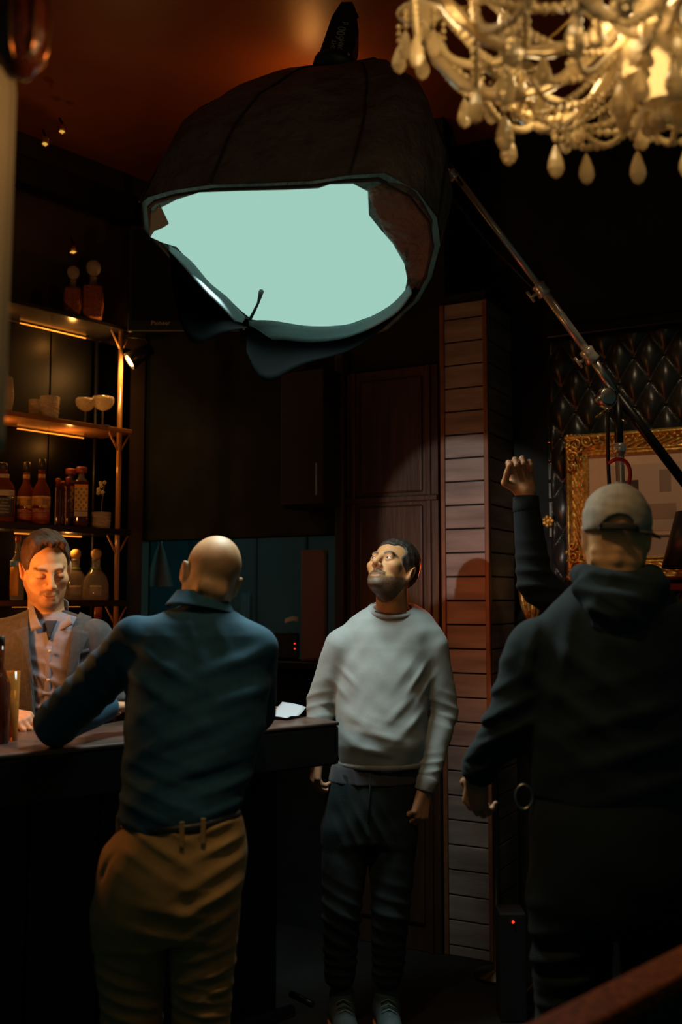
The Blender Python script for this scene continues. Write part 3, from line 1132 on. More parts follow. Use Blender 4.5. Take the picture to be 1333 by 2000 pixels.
def flat_text(s, size, o, ex, ey, en, mat, parent, name='lettering'):
    vs_, fs_ = text_mesh(s, size)
    if not vs_:
        return
    V = [Vector(o) + Vector(ex) * v.x + Vector(ey) * v.y + Vector(en) * (v.z + 0.0006) for v in vs_]
    link_mesh(name, V, fs_, mat, parent)


def wrap_text(s, size, r, z, amid, mat, parent, name='lettering'):
    vs_, fs_ = text_mesh(s, size)
    V = []
    for v in vs_:
        a = amid + v.x / r
        V.append(Vector((math.cos(a) * (r + 0.0012 + v.z), math.sin(a) * (r + 0.0012 + v.z), z + v.y)) + world_origin(parent))
    link_mesh(name, V, fs_, mat, parent)


def bottle(name, prof, glass, label, group, loc, n=28, sx=1.0, sy=1.0, cap_prof=None, capmat=None, cat='bottle', rotz=0.0):
    t = empty(name, loc, label, cat, group)
    t.rotation_euler = (0, 0, 0)
    MB().lathe(prof, loc, n, sx=sx, sy=sy, rotz=rotz).build('body', glass, t, True)
    if cap_prof:
        MB().lathe(cap_prof, loc, 16).build('cap', capmat, t, True)
    return t


def add_label(t, m, mat, name='label_paper'):
    o = world_origin(t)
    return link_mesh(name, [v + o for v in m.v], m.f, mat, t, True)


to_cam = lambda p: math.atan2(-p.y, -p.x)
gB = 'bottles on the middle bar shelf'
zm = shelf_z['middle']
bour = [(0.034, 0), (0.0405, 0.004), (0.0405, 0.135), (0.037, 0.158), (0.024, 0.185), (0.0165, 0.20), (0.0145, 0.235), (0.016, 0.24), (0.0145, 0.25)]
bcap = [(0.0165, 0.25), (0.0165, 0.296), (0.013, 0.299)]
sc_ = lambda prof, k: [(r * k, h * k) for r, h in prof]
for (px, off, lb, kk) in ((50, -0.07, 'amber whiskey bottle half hidden behind the one with the bison-tan label', 0.98), (80, 0.0, 'amber whiskey bottle with torn-edged tan label and red lower print', 1.02)):
    p = on_shelf(px, off) + UP * zm
    t = bottle('whiskey_bottle', sc_(bour, kk), whisky, lb, gB, p, cap_prof=sc_(bcap, kk), capmat=capm)
    a = to_cam(p)
    add_label(t, curved_label(0.0409 * kk, 0.078, 0.128, a - 1.35, a + 1.35, 0.008), lab_gold)
    add_label(t, curved_label(0.0407 * kk, 0.018, 0.070, a - 1.2, a + 1.2), lab_red)
    add_label(t, curved_label(0.0413 * kk, 0.088, 0.118, a + 0.1, a + 0.75), M('bison_medallion', (0.33, 0.17, 0.05), 0.5), 'medallion')
    add_label(t, curved_label(0.0150 * kk, 0.212, 0.232, a - 1.4, a + 1.4), lab_gold, 'neck_band')
    wrap_text('BUFFALO TRACE', 0.0105, 0.0407 * kk, 0.058, a, lettering, t)
    wrap_text('KENTUCKY STRAIGHT', 0.006, 0.0407 * kk, 0.045, a, lettering, t)
    wrap_text('BOURBON WHISKEY', 0.006, 0.0407 * kk, 0.036, a, lettering, t)
# square bottle with black label at the edge of the frame
p = on_shelf(4, 0.0) + UP * zm
t = bottle('whiskey_bottle', [(0.05, 0), (0.055, 0.004), (0.055, 0.140), (0.048, 0.165), (0.026, 0.195), (0.020, 0.225), (0.018, 0.235)], whisky,
           'square shouldered whiskey bottle with cream neck and black label, leftmost on its shelf', gB, p, 24,
           cap_prof=[(0.018, 0.235), (0.018, 0.262), (0.015, 0.265)], capmat=lab_black)
a = to_cam(p)
add_label(t, curved_label(0.0556, 0.020, 0.112, a - 1.0, a + 1.1), lab_black)
add_label(t, curved_label(0.0553, 0.114, 0.140, a - 1.0, a + 1.1), lab_cream, 'neck_label')
add_label(t, curved_label(0.0270, 0.196, 0.214, a - 1.3, a + 1.3), lab_cream, 'neck_band')
for (s, z_, sz) in (('OLD No.7', 0.098, 0.012), ('BRAND', 0.083, 0.008), ('TENNESSEE', 0.068, 0.010), ('WHISKEY', 0.053, 0.009), ('SOUR MASH', 0.040, 0.007)):
    wrap_text(s, sz, 0.0558, z_, a + 0.2, lettering, t)
# flat bottles seen edge on
fl = [(0.026, 0), (0.030, 0.003), (0.030, 0.19), (0.020, 0.205), (0.011, 0.212), (0.011, 0.222)]
for (px, off, hh, lb) in ((112, -0.01, 0.93, 'thin flat dark bottle seen edge on, first of the row beside the tan-label whiskey'),
                          (121, -0.03, 0.90, 'thin flat dark bottle seen edge on, second of the row'), (132, -0.02, 0.98, 'thin flat dark bottle seen edge on with a round red stopper, nearest the patterned label')):
    p = on_shelf(px, off) + UP * zm
    vd = Vector((p.x, p.y, 0)).normalized()
    t = empty('flat_bottle', p, lb, 'bottle', gB)
    sd = Vector((vd.y, -vd.x, 0))
    MB().bbox(p - vd * 0.035 - sd * 0.0105, vd * 0.07, sd * 0.021, UP * 0.205 * hh, 0.006).build('body', darkliq, t, True)
    MB().lathe([(0.009, 0.205 * hh), (0.009, 0.222 * hh), (0.0125, 0.224 * hh), (0.0125, 0.236 * hh), (0.008, 0.24 * hh)], p, 12).build('cap', cork, t, True)
    MB().bbox(p - vd * 0.0365 - sd * 0.0109, vd * 0.004, sd * 0.004, UP * 0.19 * hh, 0.001).build('label_paper', lab_cream, t)
# two tall square bottles with wooden stoppers
for (px, off, lb) in ((137, -0.09, 'square liqueur bottle with red wooden stopper, the rear one'), (158, 0.005, 'tall square liqueur bottle with gold patterned label and red wooden stopper')):
    p = on_shelf(px, off) + UP * zm
    t = empty('liqueur_bottle', p, lb, 'bottle', gB)
    vd = Vector((p.x, p.y, 0)).normalized()
    sd = Vector((vd.y, -vd.x, 0))
    w2 = 0.0345
    MB().bbox(p - vd * w2 - sd * w2, vd * 2 * w2, sd * 2 * w2, UP * 0.222, 0.010).build('body', darkliq, t, True)
    MB().lathe([(0.030, 0.215), (0.016, 0.235), (0.013, 0.242), (0.013, 0.258)], p, 20).build('neck', clearg, t, True)
    MB().lathe([(0.022, 0.258), (0.026, 0.261), (0.026, 0.283), (0.022, 0.287)], p, 20).build('stopper', cork, t, True)
    f0 = p - vd * (w2 + 0.0012)
    lp = MB().bbox(f0 - sd * 0.031 + UP * 0.075, sd * 0.062, vd * 0.001, UP * 0.125, 0.0004).build('label_paper', lab_pat, t)
    MB().bbox(f0 - vd * 0.0008 - sd * 0.031 + UP * 0.186, sd * 0.062, vd * 0.001, UP * 0.014, 0.0003).build('label_band', orange_m, t)
    MB().bbox(f0 - vd * 0.0008 - sd * 0.031 + UP * 0.072, sd * 0.062, vd * 0.001, UP * 0.003, 0.0003).build('label_band', lab_black, t)
    MB().bbox(f0 - sd * 0.031 + UP * 0.048, sd * 0.062, vd * 0.001, UP * 0.023, 0.0003).build('label_paper', lab_cream, t)
    pat = MB()
    for r_ in range(7):
        for c_ in range(5):
            if (r_ + c_) % 2 == 0:
                q = f0 - vd * 0.0006 + sd * (-0.0235 + 0.0118 * c_) + UP * (0.085 + 0.0155 * r_)
                e1, e2 = sd * 0.0055, UP * 0.0072
                pat.add([q - e1, q - e2, q + e1, q + e2], [(0, 1, 2, 3)])
    pat.build('label_pattern', M('pattern_ink', (0.20, 0.10, 0.03), 0.6), lp)
# cut tumbler
p = on_shelf(198, 0.0) + UP * zm


def tumbler(name, p, r, h, label, group, cut=True):
    t = empty(name, p, label, 'glass', group)
    n = 20
    prof = [(r * 0.90, 0.0), (r * 0.94, 0.004), (r, h * 0.5), (r * 1.02, h), (r * 0.95, h), (r * 0.92, h * 0.5), (r * 0.84, 0.012), (0.001, 0.010)]
    mb = MB().lathe(prof, p, n)
    if cut:
        for i, v in enumerate(mb.v):
            if i // n in (1, 2) and (i % 2):
                c_ = Vector((p.x, p.y, v.z))
                mb.v[i] = c_ + (v - c_) * 0.93
    mb.build('bowl', cutg, t)
    mb2 = MB()
    for k in range(3):
        zr = h * (0.25 + 0.22 * k)
        mb2.tube([p + Vector((r * 1.0 * math.cos(a), r * 1.0 * math.sin(a), zr)) for a in [2 * PI * i / 20 for i in range(20)]], 0.0022, 5, closed=True)
    mb2.build('cut_band', cutg, t, True)
    return t


tumbler('cut_tumbler', p, 0.046, 0.078, 'broad cut-crystal tumbler beside the shelf post under the small spray', 'cut glasses')
# little spray of cream blossom standing in it
sp = empty('flower_spray', p + UP * 0.014, 'thin stem with small cream blossoms standing in the broad tumbler', 'flower')
st0 = p + UP * 0.016
tip = st0 + UP * 0.19 + d50 * 0.012
MB().tube([st0, st0 + UP * 0.1 + d50 * 0.002, tip], 0.0018, 6).build('stem', M('stem_green', (0.20, 0.19, 0.08), 0.6), sp, True)
bl = M('cream_blossom', (0.62, 0.52, 0.32), 0.6)
for k in range(9):
    q = tip + Vector((random.uniform(-0.03, 0.03), random.uniform(-0.01, 0.01), random.uniform(-0.035, 0.02)))
    b = MB()
    for i in range(5):
        a = 2 * PI * i / 5
        c_ = q + Vector((0.006 * math.cos(a), -0.002, 0.006 * math.sin(a)))
        b.ball(c_, 0.0045, 6, 4)
    b.build('blossom', bl, sp, True)
    MB().tube([tip - UP * 0.05, q], 0.0009, 4).build('twig', MATS['stem_green'], sp)

# lower shelf: bell bottles with ball stoppers
zl = shelf_z['lower']
bell = [(0.046, 0), (0.050, 0.004), (0.050, 0.030), (0.047, 0.060), (0.040, 0.085), (0.027, 0.105), (0.017, 0.115), (0.015, 0.125), (0.015, 0.148), (0.017, 0.152), (0.015, 0.156)]
for (px, off, lb) in ((150, -0.10, 'clear bell-shaped bottle with ball stopper, half hidden by its twin and the barman'), (190, 0.0, 'clear bell-shaped tequila bottle with round ball stopper beside the shelf post')):
    p = on_shelf(px, off) + UP * zl
    t = bottle('bell_bottle', sc_(bell, 1.28), clearg, lb, 'bell bottles on the lower bar shelf', p, 28)
    MB().lathe([(0.012, 0.195), (0.018, 0.200), (0.026, 0.218), (0.024, 0.236), (0.012, 0.246), (0.001, 0.248)], p, 16).build('stopper', M('cork_ball', (0.50, 0.30, 0.10), 0.5), t, True)
    MB().tube([p + Vector((0.022 * math.cos(a), 0.022 * math.sin(a), 0.152)) for a in [2 * PI * i / 16 for i in range(16)]], 0.005, 6, closed=True).build('ribbon', green_cap, t, True)
    a = to_cam(p)
    add_label(t, curved_label(0.0605, 0.022, 0.070, a - 0.45, a + 0.45), lab_cream)
    MB().lathe([(0.052, 0.006), (0.058, 0.010), (0.058, 0.055), (0.0001, 0.056)], p, 20).build('liquid', M('pale_tequila', (0.75, 0.45, 0.16), 0.05, trans=0.8, ior=1.35), t, True)
p = on_shelf(37, 0.0) + UP * zl
t = bottle('slim_bottle', [(0.028, 0), (0.031, 0.003), (0.031, 0.16), (0.024, 0.185), (0.012, 0.205), (0.011, 0.26)], clearg, 'slim bottle with blue shoulder and orange label left of the barman', None, p, 20,
           cap_prof=[(0.012, 0.26), (0.012, 0.29), (0.009, 0.292)], capmat=cork)
a = to_cam(p)
add_label(t, curved_label(0.0313, 0.02, 0.155, a - 1.4, a + 0.2), orange_m)
add_label(t, curved_label(0.0320, 0.150, 0.178, a - 1.4, a + 1.2), blue_m, 'shoulder_band')
# bottle under the lower shelf on the back counter
p = on_shelf(196, 0.06) + UP * 0.93
bottle('round_bottle', [(0.045, 0), (0.05, 0.01), (0.05, 0.34), (0.035, 0.42), (0.018, 0.47), (0.017, 0.55)], darkliq, 'dark red bottle standing on the back counter below the lower shelf', None, p, 20,
       cap_prof=[(0.019, 0.55), (0.019, 0.60), (0.015, 0.603)], capmat=cork)

# upper shelf: tumblers, coupes, a square decanter
zu = shelf_z['upper']
for (px, off, r, h, lb) in ((66, -0.05, 0.036, 0.085, 'small cut tumbler behind a larger one on the upper shelf'), (92, 0.0, 0.045, 0.100, 'larger cut tumbler on the upper amber shelf')):
    tumbler('cut_tumbler', on_shelf(px, off) + UP * zu, r, h, lb, 'cut glasses')


def coupe(p, label, k=1.0):
    t = empty('coupe_glass', p, label, 'glass', 'coupe glasses on the upper bar shelf')
    MB().lathe([(0.034 * k, 0), (0.034 * k, 0.003), (0.006, 0.007), (0.0045, 0.02), (0.0045, 0.065 * k), (0.007, 0.072 * k)], p, 20).build('stem', clearg, t, True)
    MB().lathe([(0.007, 0.070 * k), (0.030 * k, 0.080 * k), (0.046 * k, 0.098 * k), (0.050 * k, 0.118 * k), (0.047 * k, 0.132 * k), (0.045 * k, 0.132 * k), (0.047 * k, 0.116 * k), (0.028 * k, 0.084 * k), (0.001, 0.075 * k)], p, 22).build('bowl', cutg, t, True)


coupe(on_shelf(163, -0.045) + UP * zu, 'cut crystal coupe glass, the shorter rear one of the pair')
coupe(on_shelf(197, 0.0) + UP * zu, 'cut crystal coupe glass nearest the shelf post on the upper shelf', 1.1)


def decanter(p, label, k=1.0, mat=None, stop=True, turn=0.3):
    t = empty('decanter', p, label, 'decanter', 'square decanters on the bar shelves')
    w2 = 0.045 * k
    e1 = Vector((math.cos(turn), math.sin(turn), 0))
    e2 = Vector((-math.sin(turn), math.cos(turn), 0))
    MB().bbox(p - e1 * w2 - e2 * w2, e1 * 2 * w2, e2 * 2 * w2, UP * 0.16 * k, 0.010).build('body', mat, t, True)
    MB().lathe([(0.040 * k, 0.155 * k), (0.020 * k, 0.175 * k), (0.016 * k, 0.20 * k), (0.021 * k, 0.207 * k)], p, 18).build('neck', clearg, t, True)
    if stop:
        MB().lathe([(0.012 * k, 0.205 * k), (0.014 * k, 0.215 * k), (0.030 * k, 0.232 * k), (0.036 * k, 0.255 * k), (0.030 * k, 0.278 * k), (0.012 * k, 0.290 * k), (0.001, 0.291 * k)], p, 14).build('stopper', cutg, t, True)
    for s in (-1, 1):
        for fx, fe in ((e1, e2), (e2, e1)):
            g = MB()
            for j in (-1, 0, 1):
                c_ = p + fx * (s * (w2 + 0.001)) + fe * (j * 0.028 * k) + UP * 0.08 * k
                n_ = fx * s
                g.add([c_ - fe * 0.013 * k, c_ - UP * 0.055 * k, c_ + fe * 0.013 * k, c_ + UP * 0.055 * k, c_ + n_ * 0.006], [(0, 1, 4), (1, 2, 4), (2, 3, 4), (3, 0, 4)])
            g.build('cut_facet', mat, t)


zh = shelf_z['high']
amb_cut = M('amber_crystal', (0.60, 0.20, 0.06), 0.08, trans=0.6, ior=1.5, bump=(70, 0.8, 0.01))
decanter(on_shelf(133, -0.02) + UP * zh, 'square crystal decanter with round stopper on the highest shelf, the shorter one', 0.86, amb_cut, turn=0.2)
decanter(on_shelf(173, 0.01) + UP * zh, 'square crystal decanter with round stopper on the highest shelf, the taller one', 1.02, amb_cut, turn=0.2)
decanter(on_shelf(-1, 0.0) + UP * zu, 'square cut decanter at the far end of the upper amber shelf', 0.95, cutg, stop=False, turn=0.3)

# warm swivel spot on the shelf end
sp_p = W(262, 700, 5.0)
t = empty('swivel_spot', sp_p, 'dark swivel spotlight shining warm light at the end of the shelves', 'spotlight')
sax = Vector((-0.78, -0.30, -0.58)).normalized()
MB().lathe([(0.010, -0.11), (0.030, -0.10), (0.034, -0.06), (0.046, 0.030), (0.043, 0.030), (0.034, -0.03), (0.001, -0.04)], sp_p, 24, sax).build('housing', blackmetal, t, True)
MB().lathe([(0.038, 0.004), (0.030, 0.030), (0.001, 0.018)], sp_p, 20, sax).build('bulb', M('spot_glow', (1, 0.8, 0.5), 0.5, emit=(1.0, 0.62, 0.30), estr=1.6), t, True)
q = sp_p - sax * 0.09
MB().tube([q, q + UP * 0.05 - d50 * 0.02, POST + UP * (q.z + 0.07)], 0.006, 8).build('bracket', blackmetal, t, True)
lamp('swivel_spot_light', 'POINT', sp_p + sax * 0.045, 4.0, (1.0, 0.50, 0.14), 0.02)

# television
tvp = W(248, 648, 4.9)
tvr = W(470, 648, 4.9)
tvt = W(248, 440, 4.9)
t = empty('television', (tvp + tvr) / 2, 'black flat television hung beside the shelves, half behind the softbox', 'television')
vx = (tvr - tvp)
MB().bbox(tvp, vx, Vector((0, 0.05, 0)), UP * (tvt.z - tvp.z), 0.008).build('bezel', plastic, t)
MB().obox(tvp + Vector((0.02, -0.002, 0.055)), vx - Vector((0.04, 0, 0)), Vector((0, 0.002, 0)), UP * (tvt.z - tvp.z - 0.075)).build('screen', M('screen_glass', (0.006, 0.008, 0.010), 0.2), t)
flat_text('Pioneer', 0.030, W(314, 631, 4.898), (1, 0, 0), (0, 0, 1), (0, -1, 0), lettering, t)
MB().tube([(tvp + tvr) / 2 + Vector((0, 0.07, 0.3)), Vector(((tvp + tvr).x / 2, 4.97, CEIL))], 0.02, 8).build('ceiling_pole', blackmetal, t)

# kitchen things
p = W(312, 1146, 5.9)
t = empty('pendant_shade', p, 'conical brushed steel pendant shade seen through the hatch', 'lamp')
MB().lathe([(0.080, 0.0), (0.078, 0.004), (0.030, 0.20), (0.012, 0.24), (0.012, 0.28)], p, 24).build('shade', M('dull_steel', (0.50, 0.56, 0.52), 0.3, metal=0.7), t, True)
MB().tube([p + UP * 0.27, Vector((p.x, p.y, CEIL))], 0.005, 6).build('cord', blackmetal, t)
pg0, pg1 = W(588, 1272, 5.02), W(641, 1272, 5.02)
pgt = W(588, 1074, 5.02)
t = empty('steel_panel', pg0, 'tall narrow grey-brown fridge side standing on the hatch ledge', 'fridge')
pz0 = zo0 + 0.002
MB().bbox(Vector((pg0.x, 5.02, pz0)), (pg1.x - pg0.x, 0, 0), (0, 0.16, 0), (0, 0, pgt.z - pz0), 0.005).build('body', M('taupe_steel', (0.16, 0.125, 0.11), 0.5), t)
MB().bbox(Vector((pg0.x + 0.006, 5.012, pz0 + 0.01)), (pg1.x - pg0.x - 0.012, 0, 0), (0, 0.008, 0), (0, 0, pgt.z - pz0 - 0.02), 0.002).build('door', MATS['taupe_steel'], t)
q0, q1 = W(528, 1268, 5.14), W(584, 1268, 5.14)
t = empty('receipt_printer', q0, 'small black receipt printer with red lights and white paper on the ledge', 'printer')
MB().bbox(Vector((q0.x, 5.14, pz0)), (q1.x - q0.x, 0, 0), (0, 0.10, 0), (0, 0, 0.13), 0.010).build('body', plastic, t)
pq = W(568, 1214, 5.12)
MB().sheet(lambda u, v: pq + Vector((-0.03 + 0.07 * u, 0.03 * v, 0.012 * math.sin(u * 2.5) + 0.022 * v - 0.01)), 6, 4, (0, 0, 0.001)).build('paper', white_m, t, True)
rled = M('red_led', (1, 0.05, 0.02), 0.5, emit=(1.0, 0.05, 0.02), estr=1.2)
for yy in (1257, 1267):
    MB().ball(W(576, yy, 5.132), 0.004, 8, 5).build('indicator', rled, t, True)
# apron hanging on the kitchen wall, pale
MB_ = MB().sheet(lambda u, v: W(470, 1240, 7.32) + Vector((0.07 * u, -0.02 * abs(math.sin(u * 9)), 0.30 * v)), 10, 4, (0, 0.004, 0))
thing1('hanging_cloth', MB_, M('teal_cloth', (0.20, 0.36, 0.38), 0.8), 'pale teal cloth hanging on the kitchen wall right of the bald head', 'cloth', smooth=True)

# ------------------------------------------------------------------ softbox, boom and stand
sb = empty('softbox', Vector((SB_C.x, SB_C.y, 2.0)), 'big black softbox with glowing teal-white front tilted over the bar', 'studio light')
cloth_b = M('softbox_cloth', (0.12, 0.098, 0.082), 0.5, bump=(9, 0.9, 0.05), var=(8, 0.25), spec=0.5)
skirt_m = M('softbox_skirt', (0.0012, 0.0015, 0.0015), 0.9, spec=0.0, bump=(20, 0.4, 0.01))
silver = M('softbox_lining', (0.15, 0.19, 0.20), 0.7, spec=0.1, bump=(20, 0.4, 0.01))
diff_m = M('softbox_diffuser', (0.002, 0.002, 0.002), 1.0, spec=0.0, emit=(0.345, 0.612, 0.512), estr=1.0)
OPEN = [(310, 408), (345, 390), (390, 376), (470, 373), (560, 371), (622, 368), (645, 360), (690, 359), (719, 374), (721, 420), (745, 450), (768, 476), (790, 515), (796, 545), (790, 575),
        (742, 612), (680, 634), (610, 640), (540, 628), (500, 630), (470, 606), (438, 575), (400, 545), (370, 510), (345, 482), (318, 474), (294, 463), (306, 445)]
P_open = [Wpl(x, y, SB_C, SB_A) for x, y in OPEN]
cen = sum(P_open, Vector()) / len(P_open)
dm = MB()
NO = len(P_open)
dm.v = [cen - SB_A * 0.03] + [cen + (p - cen) * 0.5 - SB_A * 0.024 for p in P_open] + [p + SB_A * 0.0 for p in P_open]
for i in range(NO):
    j = (i + 1) % NO
    dm.f.append((0, 1 + i, 1 + j))
    dm.f.append((1 + i, 1 + NO + i, 1 + NO + j, 1 + j))
dm.build('diffuser', diff_m, sb, True)
# dome: loft from the rim to the ring at the lamp mount, following the folded cloth
RIM = [(292, 402), (304, 392), (345, 380), (420, 369), (520, 366), (610, 362), (675, 352), (740, 348), (800, 380), (838, 430), (845, 480), (830, 540), (806, 585),
       (745, 640), (680, 655), (610, 660), (540, 655), (498, 650), (462, 625), (430, 596), (395, 565), (360, 528), (330, 492), (296, 452)]
# rim of the dome lies on the plane of the opening, slightly behind the diffuser
P_rim = [Wpl(x, y, SB_C - SB_A * 0.012, SB_A) for x, y in RIM]
apex = W(668, 140, 3.66)
axis_up = (apex - SB_C).normalized()
NR = len(P_rim)
rimc = sum(P_rim, Vector()) / NR
T_ = 18


def dome_pt(i, t):
    p = P_rim[i]
    e = p - rimc
    # parabolic swelling of the cover between rim and apex
    k = (1 - t ** 2.9) * (1 - 0.08 * t) + 0.06
    q = rimc + (apex - rimc) * t + e * k
    a = 2 * PI * i / NR
    rib = abs(math.sin(a * 4))
    w_ = 0.012 * (1 - rib) * math.sin(PI * t) - 0.010 * rib * math.sin(PI * t)
    w_ += (0.010 * math.sin(9 * t + 3 * math.sin(a * 3)) + 0.006 * math.sin(23 * t + 7 * a)) * math.sin(PI * t)
    return q - e.normalized() * w_


dome = MB()
for k in range(T_ + 1):
    for i in range(NR):
        dome.v.append(dome_pt(i, k / T_))
for k in range(T_):
    for i in range(NR):
        j = (i + 1) % NR
        dome.f.append((k * NR + i, k * NR + j, (k + 1) * NR + j, (k + 1) * NR + i))
nb_ = len(dome.v)
for k in range(T_ + 1):
    for i in range(NR):
        q = dome.v[k * NR + i]
        dome.v.append(q + (rimc + (apex - rimc) * (k / T_) - q).normalized() * 0.004)
for k in range(T_):
    for i in range(NR):
        j = (i + 1) % NR
        dome.f.append((nb_ + (k + 1) * NR + i, nb_ + (k + 1) * NR + j, nb_ + k * NR + j, nb_ + k * NR + i))
dome.build('cover', cloth_b, sb, True)
for i in range(0, NR, 3):
    pts = [dome_pt(i, t / 10) + (dome_pt(i, t / 10) - (rimc + (apex - rimc) * (t / 10))).normalized() * 0.004 for t in range(11)]
    MB().tube(pts, 0.004, 6).build('rod_sleeve', M('softbox_seam', (0.02, 0.018, 0.016), 0.6), sb, True)
MB().tube([p + SB_A * 0.004 for p in P_rim], 0.007, 6, closed=True).build('rim_piping', MATS['softbox_seam'], sb, True)


def flap(name, top, low, mat, nv=8, bulge=0.02):
    """cloth flap hanging from the rim: two traced edges with real depth"""
    top = catmull(top, 5)
    low = catmull(low, 5)
    n = min(len(top), len(low)) - 1
    def f(u, v):
        a = u * n
        i = min(int(a), n - 1)
        k = a - i
        p = top[i].lerp(top[i + 1], k)
        q = low[i].lerp(low[i + 1], k)
        s = p.lerp(q, v)
        return s + Vector((0.006 * math.sin(u * 17 + v * 5), 0.5, 0)) * (bulge * math.sin(PI * v) + 0.010 * math.sin(u * 9 + v * 4) * v)
    return MB().sheet(f, n, nv, (0, 0.004, 0)).build(name, mat, sb, True)


far = lambda x, y, dY=0.0: Wpl(x, y, SB_C, SB_A) + Vector((0, dY, 0))
lip = lambda x, y, s: Wpl(x, y, SB_C + SB_A * s, SB_A)
yb = 3.62
flap('skirt_flap', [far(326, 486), far(360, 512), far(400, 548), far(440, 580), far(482, 632)], [W(332, 500, 3.48), W(344, 600, 3.52), W(376, 668, 3.56), W(430, 652, 3.60), W(482, 640, 3.62)], skirt_m)
flap('skirt_flap', [far(478, 622), far(530, 630), far(610, 645), far(690, 640), far(775, 590), far(812, 560)],
     [W(482, 690, 3.62), W(518, 744, 3.62), W(590, 712, 3.64), W(690, 682, 3.64), W(770, 622, 3.60), W(822, 566, 3.56)], skirt_m)
flap('skirt_lining', [lip(330, 478, 0.030), lip(372, 508, 0.030), lip(410, 552, 0.030), lip(446, 582, 0.030), lip(480, 620, 0.030)], [lip(330, 490, 0.10), lip(360, 522, 0.10), lip(398, 566, 0.10), lip(432, 600, 0.10), lip(468, 640, 0.10)], silver, 4, 0.004)
flap('skirt_lining', [lip(486, 626, 0.030), lip(530, 626, 0.030), lip(610, 637, 0.030), lip(690, 631, 0.030), lip(760, 598, 0.030), lip(800, 556, 0.030)],
     [lip(488, 682, 0.11), lip(534, 664, 0.10), lip(610, 668, 0.10), lip(690, 656, 0.10), lip(770, 616, 0.10), lip(806, 572, 0.10)], silver, 4, 0.004)
flap('skirt_lining', [far(292, 462), far(300, 452), far(318, 444), far(330, 436)], [far(296, 420, -0.01), far(302, 412, -0.01), far(306, 408, -0.01), far(314, 402, -0.01)], silver, 4, 0.003)
# right side cloth that hangs from the dome to the lower right corner
flap('skirt_flap', [lip(716, 372, -0.006), lip(760, 356, -0.006), lip(810, 372, -0.006), lip(846, 430, -0.006)], [lip(792, 548, -0.006), lip(802, 566, -0.006), lip(812, 576, -0.006), lip(836, 540, -0.006)], cloth_b, 10, -0.004)
# torn strap
MB().tube([far(512, 574, -0.03), far(506, 596, -0.03), far(492, 624, -0.03), far(478, 646, -0.03)], [0.010, 0.005, 0.007, 0.006], 6).build('tie_strap', silver, sb, True)

# lamp head of the softbox
lh = empty('lamp_head', apex, 'black film lamp head with pale lettering fixed on top of the softbox', 'studio light')
hx0, hx1 = W(655, 135, 3.66), W(683, 26, 3.74)
hax = (hx1 - hx0).normalized()
hside = Vector((1, 0, 0)) - hax * hax.x
hside.normalize()
hfr = hax.cross(hside)
if hfr.y > 0:
    hfr = -hfr
HL = (hx1 - hx0).length
prof = [(-0.062, 0), (-0.050, HL * 0.70), (-0.030, HL * 0.97), (0.010, HL), (0.030, HL * 0.88), (0.062, HL * 0.50), (0.060, 0.0)]
body = MB()
for s in (-0.055, 0.055):
    for x, h in prof:
        body.v.append(hx0 + hside * x + hax * h + hfr * s)
n_ = len(prof)
body.f.append(tuple(range(n_)))
body.f.append(tuple(reversed(range(n_, 2 * n_))))
for i in range(n_):
    j = (i + 1) % n_
    body.f.append((j, i, n_ + i, n_ + j))
body.build('housing', plastic, lh)
MB().tube([hx0 + hside * -0.045 + hax * HL * 0.70 + hfr * 0.0, hx0 + hside * -0.02 + hax * HL * 1.0, hx0 + hside * 0.012 + hax * HL * 1.05, hx0 + hside * 0.03 + hax * HL * 0.95], 0.010, 8).build('carry_handle', plastic, lh, True)
tx_o = hx0 + hfr * 0.0565
flat_text('LIGHT', 0.026, tx_o + hax * 0.045 + hside * -0.016, hax, -hside, hfr, lettering, lh)
flat_text('STORM', 0.026, tx_o + hax * 0.045 + hside * 0.010, hax, -hside, hfr, lettering, lh)
flat_text('600', 0.045, tx_o + hax * 0.118 + hside * 0.000, hax, -hside, hfr, lettering, lh)
flat_text('d', 0.034, tx_o + hax * 0.168 + hside * 0.006, hax, -hside, hfr, lettering, lh)
MB().lathe([(0.085, -0.02), (0.085, 0.015), (0.06, 0.03)], hx0, 20, hax).build('mount_ring', plastic, lh, True)
yk = [hx0 + hside * 0.055 + hax * 0.03, W(730, 118, 3.72), W(748, 126, 3.74), W(760, 150, 3.76)]
MB().tube(yk, 0.012, 8).build('yoke', plastic, lh, True)
MB().ball(hx0 + hside * 0.045 + hax * 0.012 + hfr * 0.062, 0.010, 8, 5).build('knob', chrome, lh, True)

# boom and stand
bm_a, bm_b, bm_c = W(752, 148, 3.78), W(1060, 566, 3.88), W(1345, 952, 3.98)
stand = empty('boom_stand', W(1204, 760, 3.93) * 1.0, 'chrome and black boom stand whose long arm carries the softbox', 'light stand')
sx, sy = stand.location.x, stand.location.y
stand.location.z = 0
pole = lambda a, b, r, nm, m: MB().tube([a, b], r, 12).build(nm, m, stand, True)
lerp_b = lambda px: bm_b + (bm_c - bm_b) * ((px - 1060) / 285.0)
pole(bm_a, W(905, 362, 3.83), 0.010, 'boom_arm', blackmetal)
pole(W(880, 328, 3.825), bm_b, 0.0125, 'boom_arm', chrome)
pole(bm_b, W(1158, 700, 3.915), 0.016, 'boom_arm', chrome)
pole(W(1152, 692, 3.913), W(1205, 770, 3.93), 0.018, 'boom_arm', steel)
pole(W(1200, 764, 3.93), bm_c, 0.019, 'boom_arm', blackmetal)
